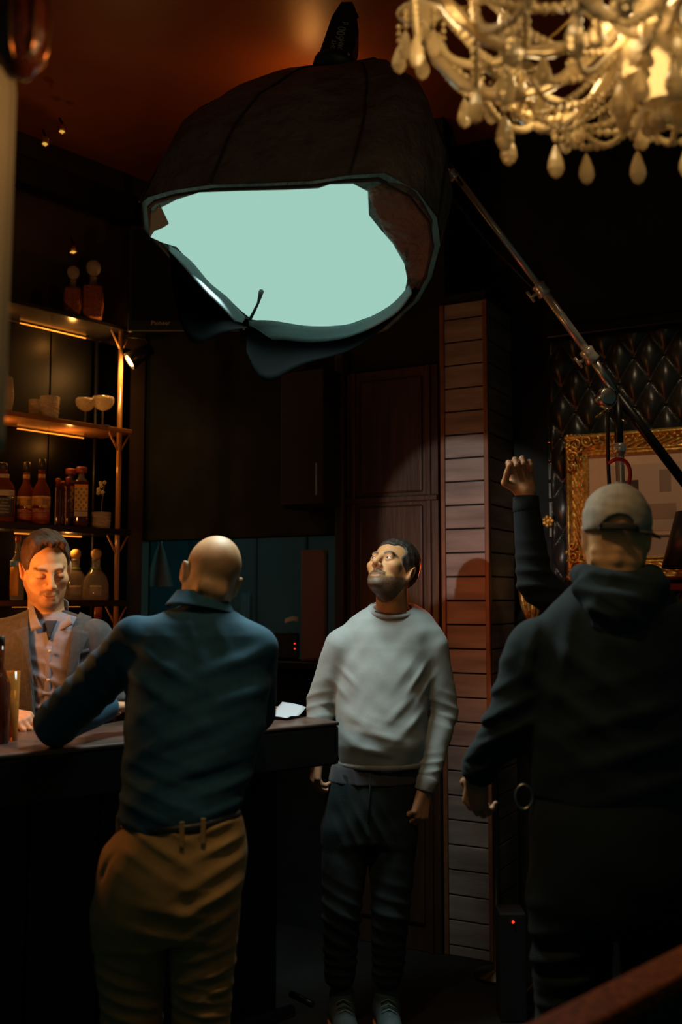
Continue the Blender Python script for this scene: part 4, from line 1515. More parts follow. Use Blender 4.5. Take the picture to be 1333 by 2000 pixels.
for (px, py, r, L) in ((1058, 566, 0.028, 0.055), (1152, 694, 0.030, 0.06), (884, 342, 0.022, 0.04)):
    Y = 3.83 + (px - 880) * 0.0003
    c_ = W(px, py, Y)
    ax = (bm_c - bm_b).normalized()
    MB().lathe([(r * 0.8, -L / 2), (r, -L / 2 + 0.006), (r * 0.9, -0.004), (r * 0.9, 0.004), (r, L / 2 - 0.006), (r * 0.8, L / 2)], c_, 16, ax).build('collar', chrome, stand, True)
    pr = Vector((ax.z, 0, -ax.x)).normalized()
    MB().tube([c_ + pr * r * 0.8, c_ + pr * (r + 0.022)], 0.007, 8).build('lock_screw', chrome, stand, True)
    e_ = c_ + pr * (r + 0.022)
    MB().tube([e_ - ax * 0.028, e_ + ax * 0.022], 0.006, 8).build('lock_lever', chrome, stand, True)
# head clamp
hc = W(1190, 782, 3.92)
MB().bbox(hc + Vector((-0.045, -0.03, -0.035)), (0.075, 0, 0), (0, 0.06, 0), (0, 0, 0.085), 0.030).build('clamp', chrome, stand, True)
MB().lathe([(0.030, -0.045), (0.036, -0.04), (0.036, 0.0), (0.028, 0.004)], hc + Vector((-0.01, -0.03, 0.01)), 18, (0.2, -1, 0.1)).build('clamp_disc', steel, stand, True)
MB().tube([hc + Vector((-0.03, -0.03, 0.012)), hc + Vector((-0.06, -0.04, -0.01))], 0.009, 8).build('lock_lever', chrome, stand, True)
sbase = W(1208, 800, 3.93)
X0 = sbase.x
pt = lambda z: Vector((X0 + (z - sbase.z) * -0.01, 3.93, z))
z1_, z2_, z3_ = W(1200, 790, 3.93).z, W(1200, 882, 3.93).z, 1.05
pole(pt(z1_ + 0.03), pt(z2_), 0.017, 'riser', blackmetal)
pole(pt(z2_ + 0.02), pt(z3_), 0.0125 + 0.005, 'riser', chrome)
pole(pt(z3_ + 0.02), pt(0.25), 0.0215, 'column', chrome)
for zc in (z2_ + 0.012, z3_):
    MB().lathe([(0.024, -0.02), (0.026, -0.01), (0.026, 0.012), (0.020, 0.02)], pt(zc), 16).build('collar', chrome, stand, True)
lv = W(1186, 801, 3.90)
MB().tube([lv, W(1164, 815, 3.88)], [0.007, 0.005], 8).build('lock_lever', brass, stand, True)
MB().ball(lv, 0.011, 8, 6).build('lock_screw', chrome, stand, True)
MB().tube([W(1214, 820, 3.92), W(1226, 826, 3.92)], 0.005, 8).build('lock_lever', brass, stand, True)
for k in range(3):
    a = 2 * PI * k / 3 + 0.5
    f_ = Vector((X0 + 0.42 * math.cos(a), 3.93 + 0.42 * math.sin(a), 0.02))
    MB().tube([pt(0.55) + Vector((0.02 * math.cos(a), 0.02 * math.sin(a), 0)), f_], 0.011, 8).build('leg', chrome, stand, True)
    MB().ball(f_, 0.02, 8, 6).build('rubber_foot', plastic, stand, True)
# thin cables and clips
cab = M('black_cable', (0.02, 0.018, 0.016), 0.5)
thing1('power_cable', MB().tube(catmull([W(860, 330, 3.82), W(876, 372, 3.82), W(905, 412, 3.83), W(950, 470, 3.85), W(1000, 520, 3.87), W(1048, 570, 3.88)], 6), 0.004, 6), cab,
       'thin black cable slung under the boom arm', 'cable', smooth=True)
thing1('hanging_cable', MB().tube(catmull([W(1189, 800, 3.885), W(1188, 860, 3.885), W(1190, 930, 3.885), W(1194, 990, 3.885)], 6), 0.0075, 8), cab,
       'black cable hanging straight down beside the stand riser', 'cable', smooth=True)
redm = M('red_cord', (0.62, 0.02, 0.02), 0.45)
thing1('red_cord', MB().tube(catmull([W(1190, 904, 3.88), W(1205, 897, 3.86), W(1222, 901, 3.86), W(1231, 918, 3.86), W(1230, 940, 3.86), W(1222, 958, 3.86)], 6), 0.0075, 8), redm,
       'red cord looped round the chrome riser above the cap', 'cord', smooth=True)
ivory = M('ivory_plastic', (0.55, 0.46, 0.28), 0.5)
for (a, b, lb) in (((856, 308), (853, 345), 'upper ivory clamp with red tip at the end of the boom arm'), ((846, 356), (846, 390), 'lower ivory clamp with red grip hanging at the softbox edge')):
    A_, B_ = W(a[0], a[1], 3.40), W(b[0], b[1], 3.40)
    t = empty('spring_clamp', A_, lb, 'clamp', 'clamps on the softbox edge')
    MB().tube([A_, A_.lerp(B_, 0.5), B_], [0.009, 0.008, 0.004], 8).build('jaw', ivory, t, True)
    MB().tube([A_.lerp(B_, 0.05) + Vector((0.016, 0, 0.004)), A_.lerp(B_, 0.6)], [0.007, 0.005], 8).build('jaw', ivory, t, True)
    MB().tube([A_ + Vector((-0.020, -0.004, 0.002)), A_ + Vector((0.018, -0.004, 0.010))], 0.0055, 8).build('grip', redm, t, True)

# ------------------------------------------------------------------ right-hand wall things
fo = on_line(1118, R0, dA) + nA * 0.075
fz0, fz1 = W(1125, 1134, fo.y).z, W(1125, 852, fo.y).z
FW, FH = 1.0, fz1 - fz0
fr = empty('picture_frame', fo + UP * fz0, 'ornate gilt picture frame hung on the buttoned leather wall', 'picture')
bwid = 0.105


def carved(u0, u1, along, across, o, seed):
    """carved gilt moulding: profile with leaves along its length"""
    L = (u1 - u0)
    nl = max(12, int(L / 0.008))
    rr = random.Random(seed)
    ph = [rr.uniform(0, 6) for _ in range(4)]
    def f(u, v):
        x, y = u * L, v * bwid
        if v < 0.28:
            h = 0.022 + 0.020 * math.sin(v / 0.28 * PI)
        elif v < 0.70:
            h = 0.020 + 0.010 * abs(math.sin(x * 62 + ph[0] + 2.4 * math.sin((v - 0.5) * 9))) * math.sin((v - 0.28) / 0.42 * PI) + 0.006 * math.sin(x * 140 + ph[1] + 40 * v)
        else:
            h = 0.014 + 0.009 * abs(math.sin((v - 0.70) / 0.30 * 2 * PI))
        return o + along * (u0 + x) + across * y + nA * h
    return MB().sheet(f, nl, 26, -nA * 0.012)


c_ = fo + UP * fz0
carved(0, FW, dA, -UP, fo + UP * fz1, 1).build('top_moulding', gold, fr, True)
carved(0, FW, dA, UP, c_, 2).build('bottom_moulding', gold, fr, True)
carved(0, FH, UP, dA, c_, 3).build('side_moulding', gold, fr, True)
carved(0, FH, UP, -dA, c_ + dA * FW, 4).build('side_moulding', gold, fr, True)
for (cx, cz, sx_, sz_) in ((0, FH, 1, -1), (FW, FH, -1, -1), (0, 0, 1, 1), (FW, 0, -1, 1)):
    co = c_ + dA * cx + UP * cz + nA * 0.034
    ex, ez = dA * sx_, UP * sz_
    orn = MB()
    for (ax_, az_, r_, turns) in ((0.050, 0.050, 0.040, 1.6), (0.105, 0.035, 0.028, 1.5), (0.035, 0.105, 0.028, -1.5), (0.150, 0.030, 0.020, 1.4), (0.030, 0.155, 0.020, -1.4)):
        pts, rad = [], []
        for i in range(22):
            tt = i / 21
            a = tt * turns * 2 * PI + 0.6
            rr_ = r_ * (1 - 0.8 * tt)
            pts.append(co + ex * (ax_ + rr_ * math.cos(a)) + ez * (az_ + rr_ * math.sin(a)) + nA * (0.012 * tt))
            rad.append(0.008 * (1 - 0.5 * tt))
        orn.tube(pts, rad, 6)
    for i in range(16):
        a = random.uniform(0, PI / 2)
        r_ = random.uniform(0.03, 0.16)
        orn.ball(co + ex * r_ * math.cos(a) * 0.9 + ez * r_ * math.sin(a) * 0.9 + nA * 0.004, random.uniform(0.006, 0.012), 7, 5)
    orn.build('corner_ornament', gold, fr, True)
for i in range(26):
    q = fo + UP * (fz1 - 0.03) + dA * (0.19 + i * 0.03) + nA * 0.036
    MB().ball(q, 0.009, 7, 5, 0.8).build('bead_ornament', gold, fr, True)
# picture: plain pale photograph with soft blocks
pm = M('sepia_print', (0.75, 0.55, 0.38), 0.45, var=(2.2, 0.18))
pb = c_ + dA * 0.085 + UP * 0.085 + nA * 0.006
MB().obox(pb, dA * (FW - 0.17), nA * 0.003, UP * (FH - 0.17)).build('print', pm, fr)
for (u, v, w_, h_, cc) in ((0.12, 0.13, 0.60, 0.30, (0.60, 0.47, 0.35)), (0.33, 0.30, 0.05, 0.10, (0.33, 0.25, 0.19)), (0.46, 0.28, 0.16, 0.12, (0.46, 0.35, 0.26)), (0.0, 0.10, 0.66, 0.012, (0.16, 0.10, 0.07)), (0.02, 0.0, 0.66, 0.10, (0.58, 0.46, 0.36)),
                           (0.14, 0.16, 0.10, 0.20, (0.07, 0.05, 0.045)), (0.24, 0.18, 0.16, 0.07, (0.40, 0.29, 0.21))):
    MB().obox(pb + dA * u + UP * v + nA * (0.0032 + 0.0004 * (u + v)), dA * w_, nA * 0.0006, UP * h_).build('print_block', M('print_%d%d' % (u * 100, v * 100), cc, 0.45), fr)

# ledge with a black lamp at the edge of the frame
lgz = W(1310, 1140, 4.35).z
lg = W(1283, 1140, 4.42)
lg_o = on_line(1286, R0 + nA * 0.30, dA)
ledge = thing1('wall_ledge', MB().bbox(Vector((lg_o.x, lg_o.y, lgz - 0.03)), dA * 0.7, -nA * 0.30, UP * 0.03, 0.006), M('red_lit_ledge', (0.35, 0.05, 0.03), 0.4),  # red of the lamplight on the ledge is put into its colour
               'wall ledge with red lamplight put into its colour, below the gilt frame at the picture edge', 'shelf')
lp_ = on_line(1352, R0 + nA * 0.265, dA) + UP * lgz
t = empty('table_lamp', lp_, 'table lamp with a black cone shade in front of the gilt frame', 'lamp')
MB().lathe([(0.045, 0), (0.045, 0.01), (0.012, 0.02), (0.010, 0.10), (0.014, 0.11)], lp_, 18).build('base', brass, t, True)
MB().lathe([(0.125, 0.065), (0.123, 0.062), (0.062, 0.295), (0.060, 0.300), (0.064, 0.298), (0.127, 0.066)], lp_, 28).build('shade', plastic, t, True)
MB().ball(lp_ + UP * 0.14, 0.022, 10, 6).build('bulb', M('red_bulb', (1, 0.3, 0.1), 0.4, emit=(1, 0.25, 0.05), estr=3), t, True)
lamp('table_lamp_light', 'POINT', lp_ + UP * 0.085, 0.35, (1.0, 0.22, 0.05), 0.02)

# gilt girandole behind the raised arm
gp = on_line(1036, R0 + nA * 0.05, dA)
gz = W(1036, 1150, gp.y).z
t = empty('gilt_urn', gp + UP * (gz - 0.16), 'gilded leafy wall urn between the plank pier and the raised arm', 'ornament')
gp = gp + UP * gz
for k in range(9):
    a = PI * 2 * k / 9
    ex = Vector((math.cos(a), math.sin(a), 0))
    pts = [gp + UP * -0.16 + ex * 0.012, gp + UP * -0.08 + ex * 0.040, gp + UP * 0.0 + ex * 0.050, gp + UP * 0.08 + ex * 0.034, gp + UP * 0.13 + ex * 0.012]
    MB().tube(catmull(pts, 5), [0.006 + 0.006 * math.sin(PI * i / 20) for i in range(21)], 6).build('leaf', gold, t, True)
MB().lathe([(0.02, -0.17), (0.034, -0.155), (0.020, -0.14), (0.036, -0.05), (0.038, 0.02), (0.02, 0.10), (0.001, 0.13)], gp, 16).build('body', gold, t, True)
for k in range(14):
    q = gp + UP * (0.10 + random.uniform(-0.02, 0.06)) + Vector((random.uniform(-0.035, 0.035), random.uniform(-0.03, 0), 0))
    MB().ball(q, random.uniform(0.006, 0.011), 7, 5).build('berry', gold, t, True)
MB().tube([gp, gp - nA * 0.05], 0.01, 8).build('wall_bracket', gold, t)
q = W(1071, 1018, (ms + nA * 0.02).y - 0.03)
t = empty('gilt_rosette', q, 'small gilded rosette at the foot of the mirror tile strip', 'ornament')
MB().ball(q, 0.014, 10, 6).build('boss', gold, t, True)
for k in range(7):
    a = 2 * PI * k / 7
    MB().ball(q + (dA * math.cos(a) + UP * math.sin(a)) * 0.020, 0.010, 8, 5).build('petal', gold, t, True)
MB().tube([q, q - nA * 0.035], 0.005, 6).build('pin', gold, t)
# glowing candle lamp low behind the pier
q = W(966, 1400, 4.42)
t = empty('candle_lamp', Vector((q.x, q.y, 0)), 'small orange candle lamp glowing low beside the plank pier', 'lamp')
MB().lathe([(0.10, 0), (0.10, 0.015), (0.016, 0.03), (0.014, q.z - 0.06), (0.035, q.z - 0.04)], Vector((q.x, q.y, 0)), 18).build('stand', blackmetal, t, True)
MB().lathe([(0.018, -0.04), (0.024, -0.02), (0.022, 0.02), (0.008, 0.045), (0.001, 0.05)], q, 14).build('glass', M('candle_glow', (1, 0.3, 0.05), 0.4, emit=(1.0, 0.19, 0.012), estr=0.75), t, True)
lamp('candle_light', 'POINT', q + UP * 0.08, 0.12, (1.0, 0.30, 0.05), 0.02)
q = W(1003, 1801, 4.0)
t = empty('power_strip', Vector((q.x, q.y, 0)), 'power box with one red light on the dark floor', 'power box')
q = Wz(1003, 1801, 0.30)
q = W(1003, 1801, 3.95)
t.location = (q.x, q.y, 0)
MB().bbox((q.x - 0.05, q.y + 0.004, 0.0), (0.10, 0, 0), (0, 0.12, 0), (0, 0, q.z + 0.03), 0.006).build('body', plastic, t)
MB().ball(q, 0.006, 8, 5).build('indicator', rled, t, True)

# things at the left end of the bar
p = Wz(4, 1452, BZ)
p = Vector((p.x, p.y, BZ))
t = empty('bar_bottle', p, 'dark bottle standing on the bar at the picture edge', 'bottle')
MB().lathe([(0.028, 0), (0.031, 0.004), (0.031, 0.17), (0.020, 0.20), (0.012, 0.225), (0.011, 0.29)], p + Vector((-0.012, 0, 0)), 22).build('body', darkliq, t, True)
MB().lathe([(0.012, 0.285), (0.012, 0.31), (0.009, 0.312)], p + Vector((-0.012, 0, 0)), 14).build('cap', capm, t, True)
p = Wz(20, 1446, BZ)
p = Vector((p.x, p.y, BZ))
t = empty('highball_glass', p, 'tall amber highball glass beside the dark bottle on the bar', 'glass')
ag = M('amber_glass', (0.80, 0.30, 0.05), 0.06, trans=0.7, ior=1.35)
MB().lathe([(0.020, 0), (0.021, 0.002), (0.024, 0.205), (0.022, 0.205), (0.019, 0.012), (0.001, 0.010)], p, 20).build('glass', ag, t, True)
MB().lathe([(0.0185, 0.012), (0.0215, 0.150), (0.001, 0.151)], p, 16).build('drink', ag, t, True)

# ------------------------------------------------------------------ pale drape and amber lantern at the left edge
dr = M('pale_drape', (0.50, 0.40, 0.27), 0.8, var=(5, 0.1))
dz_t, dz_b = W(0, 60, 1.62).z, W(0, 860, 1.62).z


def drf(u, v):
    py = 80 + 800 * v
    xr = (34 - 27 * v) if v > 0.1 else 34 - 40 * (0.1 - v) / 0.1
    q = W(xr, py, 1.62)
    x0 = q.x - 0.16
    return Vector((x0 + 0.16 * u, 1.62 - 0.16 * (1 - u) + 0.010 * math.sin(u * 22) * (0.6 + 0.4 * u), q.z))


thing1('window_drape', MB().sheet(drf, 30, 24, (0, 0.004, 0)), dr, 'pale tapering fabric drape hanging at the very edge of the picture', 'curtain', smooth=True)
lq = W(38, 78, 1.5)
t = empty('glass_lantern', lq, 'dark amber glass lantern with copper glints hanging above the drape', 'lamp')
agl = M('smoked_amber', (0.10, 0.018, 0.006), 0.10, trans=0.35, bump=(35, 0.8, 0.01))
MB().lathe([(0.001, -0.062), (0.018, -0.058), (0.036, -0.030), (0.042, 0.0), (0.042, 0.05), (0.030, 0.085), (0.012, 0.10)], lq, 18).build('shade', agl, t, True)
MB().tube([lq + UP * 0.095, Vector((lq.x, lq.y, CEIL))], 0.004, 6).build('cord', blackmetal, t)
for k in range(8):
    a = 2 * PI * k / 8
    ex = Vector((math.cos(a), math.sin(a), 0))
    pts = [lq + UP * -0.062, lq + UP * -0.03 + ex * 0.038, lq + ex * 0.044, lq + UP * 0.05 + ex * 0.044, lq + UP * 0.09 + ex * 0.030]
    MB().tube(catmull(pts, 4), 0.0025, 6).build('rib', M('copper_rib', (0.60, 0.22, 0.07), 0.25, metal=1), t, True)
lamp('drape_fill_light', 'POINT', lq + Vector((0.20, -0.04, -0.05)), 1.1, (1.0, 0.55, 0.20), 0.03)  # bare point lamp right of the lantern, added to brighten the drape

# unseen pendant added behind the softbox to put the copper glow on the ceiling
up_ = W(600, 262, 4.30)
t = empty('added_uplight', up_, 'added brass bowl pendant, out of sight, throwing warm light on the copper ceiling', 'lamp')
MB().lathe([(0.001, -0.05), (0.05, -0.045), (0.08, -0.01), (0.085, 0.02), (0.080, 0.02), (0.074, -0.006), (0.045, -0.038), (0.001, -0.042)], up_, 20).build('bowl', brass, t, True)
MB().tube([up_ + UP * -0.04, Vector((up_.x, up_.y, CEIL))], 0.005, 6).build('rod', brass, t)
lamp('ceiling_glow_fill', 'POINT', up_ + UP * 0.05 + Vector((0.02, 0, 0)), 1.9, (1.0, 0.42, 0.10), 0.03)

# ------------------------------------------------------------------ crystal chandelier
CH = Vector((0.585, 1.80, 2.72))
ch = empty('chandelier', CH, 'crystal chandelier with bead swags and drops hanging in the near top corner', 'chandelier')
crys = M('crystal', (0.92, 0.76, 0.46), 0.05, trans=0.45, ior=1.5, spec=0.9)
beadm = M('crystal_bead', (0.82, 0.66, 0.36), 0.08, trans=0.25, ior=1.5, spec=0.8)
ch_gold = M('chandelier_gilt', (0.55, 0.36, 0.12), 0.3, metal=0.8)


def add_bead(mb, c, r, n=6, m=4):
    mb.ball(c, r, n, m)


def strand(pts, r=0.0075, gap=1.75):
    """string of beads along a path"""
    mb = MB()
    cum = [0.0]
    for a, b in zip(pts, pts[1:]):
        cum.append(cum[-1] + (b - a).length)
    n = max(2, int(cum[-1] / (r * gap)))
    for k in range(n + 1):
        t_ = cum[-1] * k / n
        i = min(len(pts) - 2, int(np.searchsorted(cum, t_, side='right')) - 1)
        add_bead(mb, pts[i].lerp(pts[i + 1], (t_ - cum[i]) / max(1e-9, cum[i + 1] - cum[i])), r)
    return mb


def drop(p, k=1.0, rot=0.0):
    """faceted almond drop on a small bead"""
    mb = MB()
    n = 8
    prof = [(0.0005, -0.066), (0.009, -0.061), (0.0150, -0.048), (0.0135, -0.034), (0.0065, -0.014), (0.0005, -0.004)]
    mb.lathe([(r * k, h * k) for r, h in prof], p, n, sx=1.0, sy=0.62, rotz=0.0)
    o = mb.build('drop', crys, ch)
    mb = MB()
    mb.ball(p + UP * 0.004 * k, 0.006 * k, 6, 4)
    mb.build('drop_bead', crys, o, True)
    return o


cups = []
NA_ = 10
for i in range(NA_):
    a = 2 * PI * i / NA_ + 0.17
    ex = Vector((math.cos(a), math.sin(a), 0))
    R_ = 0.47
    pts = bez(CH + ex * 0.03 + UP * -0.02, CH + ex * 0.16 + UP * -0.24, CH + ex * 0.40 + UP * -0.22, CH + ex * R_ + UP * 0.03, 22)
    arm = MB().tube(pts, [0.0125 + 0.0025 * math.sin(j * 2.4) for j in range(23)], 8).build('arm', crys, ch, True)
    c_ = CH + ex * R_ + UP * 0.03
    cups.append((c_, ex))
    MB().lathe([(0.010, -0.01), (0.030, 0.002), (0.046, 0.012), (0.050, 0.018), (0.040, 0.016), (0.012, 0.012)], c_, 16).build('drip_pan', crys, arm, True)
    MB().lathe([(0.011, 0.012), (0.011, 0.095), (0.006, 0.10)], c_, 10).build('candle_tube', M('candle_ivory', (0.75, 0.66, 0.48), 0.5), arm, True)
    MB().lathe([(0.004, 0.10), (0.012, 0.115), (0.010, 0.135), (0.001, 0.155)], c_, 10).build('bulb', M('bulb_glow', (1, 0.8, 0.5), 0.4, emit=(1.0, 0.72, 0.38), estr=2.0), arm, True)
    for kk_, LL in ((12, 0.025),):
        strand([pts[kk_], pts[kk_] + UP * -LL], 0.0085).build('bead_chain', beadm, ch, True)
        drop(pts[kk_] + UP * (-LL - 0.008), 1.2)
    for k in range(5):
        b_ = a + 2 * PI * k / 5
        q_ = c_ + Vector((math.cos(b_), math.sin(b_), 0)) * 0.048
        strand([q_, q_ + UP * -0.03], 0.006).build('bead_chain', beadm, ch, True)
        drop(q_ + UP * -0.034, 1.0)
    add = MB().tube(bez(CH + ex * 0.05 + UP * 0.30, CH + ex * 0.12 + UP * 0.05, CH + ex * 0.20 + UP * 0.0, c_ + UP * 0.02, 14), 0.003, 6)
    add.build('wire', ch_gold, arm, True)
for i in range(NA_):
    c0_, e0_ = cups[i]
    c1_, e1_ = cups[(i + 1) % NA_]
    mid = (c0_ + c1_) / 2
    strand(bez(c0_, c0_.lerp(mid, 0.5) + UP * -0.13, c1_.lerp(mid, 0.5) + UP * -0.13, c1_, 24), 0.0078).build('bead_swag', beadm, ch, True)
    strand(bez(c0_ - e0_ * 0.05, c0_.lerp(CH, 0.4) + UP * -0.20, CH + e0_ * 0.12 + UP * -0.20, CH + e0_ * 0.05 + UP * -0.13, 24), 0.0075).build('bead_swag', beadm, ch, True)
    strand(bez(c0_ + UP * 0.02, c0_ + UP * 0.18 - e0_ * 0.05, CH + e0_ * 0.14 + UP * 0.10, CH + e0_ * 0.05 + UP * 0.34, 24), 0.007).build('bead_swag', beadm, ch, True)
    drop(mid + UP * -0.105, 1.1)
    for (fa, fb, dip) in ((0.92, 0.55, 0.08), (0.55, 0.92, 0.09), (0.75, 0.75, 0.12), (0.35, 0.6, 0.08)):
        A_ = CH.lerp(c0_, fa) + UP * (-0.16 * math.sin(PI * fa))
        B_ = CH.lerp(c1_, fb) + UP * (-0.16 * math.sin(PI * fb))
        strand(bez(A_, A_ + UP * -dip, B_ + UP * -dip, B_, 18), 0.0092).build('bead_swag', beadm, ch, True)
        if fa == 0.75:
            drop(A_.lerp(B_, 0.5) + UP * (-dip * 0.75 - 0.008), 1.15)
    drop(c0_.lerp(CH, 0.52) + UP * -0.185, 1.0)
    q_ = CH + (e0_ + e1_).normalized() * 0.20
    pts = bez(CH + e0_ * 0.06 + UP * -0.12, q_ + UP * -0.28, q_ + UP * -0.28, CH + e1_ * 0.30 + UP * -0.115, 20)
    strand(pts, 0.007).build('bead_swag', beadm, ch, True)
MB().lathe([(0.001, -0.30), (0.018, -0.29), (0.024, -0.275), (0.016, -0.258), (0.045, -0.24), (0.075, -0.20), (0.080, -0.16), (0.050, -0.12), (0.022, -0.09), (0.045, -0.05), (0.060, 0.0), (0.045, 0.05), (0.020, 0.09),
            (0.020, 0.28), (0.050, 0.31), (0.050, 0.33), (0.012, 0.35)], CH, 20).build('stem', crys, ch, True)
MB().tube([CH + UP * 0.35, Vector((CH.x, CH.y, CEIL))], 0.008, 8).build('chain', ch_gold, ch)
MB().lathe([(0.012, -0.05), (0.06, -0.02), (0.065, 0.0)], Vector((CH.x, CH.y, CEIL)), 20).build('ceiling_rose', ch_gold, ch, True)
for k in range(8):
    a = 2 * PI * k / 8
    drop(CH + Vector((math.cos(a), math.sin(a), 0)) * 0.075 + UP * -0.20, 1.2)

# ------------------------------------------------------------------ people
skin_m = M('skin', (0.5, 0.3, 0.2), 0.58, spec=0.35, attr='col', var=(45, 0.10), bump=(220, 0.12, 0.002), sss=0.06)
eye_w = M('eyeball', (0.62, 0.58, 0.52), 0.15, attr='col')


def fabric(name, c, rough=0.85, bs=420, st=0.25, var=(30, 0.10), sheen=0.15):
    return M(name, c, rough, bump=(bs, st, 0.003), var=var, sheen=sheen, spec=0.25)


def eyeballs(person, c, R, gaze, iris=(0.07, 0.035, 0.015)):
    """two eyeballs with iris; gaze in the head frame"""
    g = Vector(gaze).normalized()
    mb = MB()
    cols = []
    for s in (-1, 1):
        o = Vector((s * 0.032, -0.0775, 0.0))
        b = MB().ball((0, 0, 0), 0.0128, 18, 14)
        for v in b.v:
            q = v.normalized()
            dt = q.dot(g)
            cols.append((0.005, 0.005, 0.005) if dt > 0.975 else (iris if dt > 0.90 else (0.38, 0.33, 0.28)))
        Rm = Matrix(R.tolist())
        mb.add([Vector(c) + Rm @ (o + v) for v in b.v], b.f)
    o = link_mesh('eyes', [tuple(v) for v in mb.v], mb.f, eye_w, person, True, np.array(cols, dtype=np.float32))
    return o


def band(mb, pts, hgt, thick, up=UP, tilt=0.0):
    """strip standing on a path, with thickness"""
    n = len(pts) - 1
    def f(u, v):
        a = u * n
        i = min(int(a), n - 1)
        return pts[i].lerp(pts[i + 1], a - i) + Vector(up) * (v * hgt)
    c = sum(pts, Vector()) / len(pts)
    mb.sheet(f, n, 3, lambda u, v: ((f(u, v) - c) * Vector((1, 1, 0))).normalized() * -thick)
    return mb


def ring_pts(c, rx, ry, n=28, tilt_x=0.0, tilt_y=0.0, a0=0.0, a1=2 * PI):
    out = []
    for i in range(n + 1):
        a = a0 + (a1 - a0) * i / n
        x, y = rx * math.cos(a), ry * math.sin(a)
        out.append(Vector(c) + Vector((x, y, x * tilt_x + y * tilt_y)))
    return out


def bbox_of(pts, pad):
    A = np.array([tuple(p) for p in pts])
    return A.min(0) - pad, A.max(0) + pad


def make_person(loc, label):
    return empty('person', loc, label, 'person')


def shoe(parent, heel, toe, mat, sole_mat, k=1.0):
    """low shoe from heel to toe on the floor"""
    h, t = Vector(heel), Vector(toe)
    d = (t - h).normalized()
    sd = Vector((-d.y, d.x, 0))
    def f(P):
        up = ell(P, h.lerp(t, 0.72) + UP * 0.045, (0.05, 0.052, 0.042))
        u = cap(P, h + d * 0.045 + UP * 0.060, t - d * 0.055 + UP * 0.045, 0.046 * k, 0.043 * k)
        u = U(u, cap(P, h + d * 0.05 + UP * 0.06, h + d * 0.062 + UP * 0.125, 0.045, 0.046), 0.03)
        u = SUB(u, cap(P, h + d * 0.055 + UP * 0.12, h + d * 0.06 + UP * 0.20, 0.036, 0.042), 0.006)
        u = ISEC(u, 0.022 - P[:, 2], 0.004)
        return u
    lo, hi = bbox_of([h, t, h + UP * 0.18], 0.09)
    o = sculpt('shoe', f, lo, hi, 0.0045, mat, parent)
    def fs(P):
        u = cap(P, h + d * 0.05 + UP * 0.02, t - d * 0.052 + UP * 0.02, 0.052 * k, 0.050 * k)
        return ISEC(ISEC(u, P[:, 2] - 0.026, 0.003), -P[:, 2] + 0.001, 0.003)
    sculpt('sole', fs, lo, hi, 0.0045, sole_mat, o)
    lac = MB()
    for i in range(5):
        q = h.lerp(t, 0.40 + 0.075 * i) + UP * (0.122 - 0.010 * i)
        lac.tube([q - sd * 0.026 - UP * 0.012, q, q + sd * 0.026 - UP * 0.012 + d * 0.01], 0.003, 5)
    lac.build('laces', M('lace', (0.10, 0.16, 0.16), 0.7), o, True)
    return o


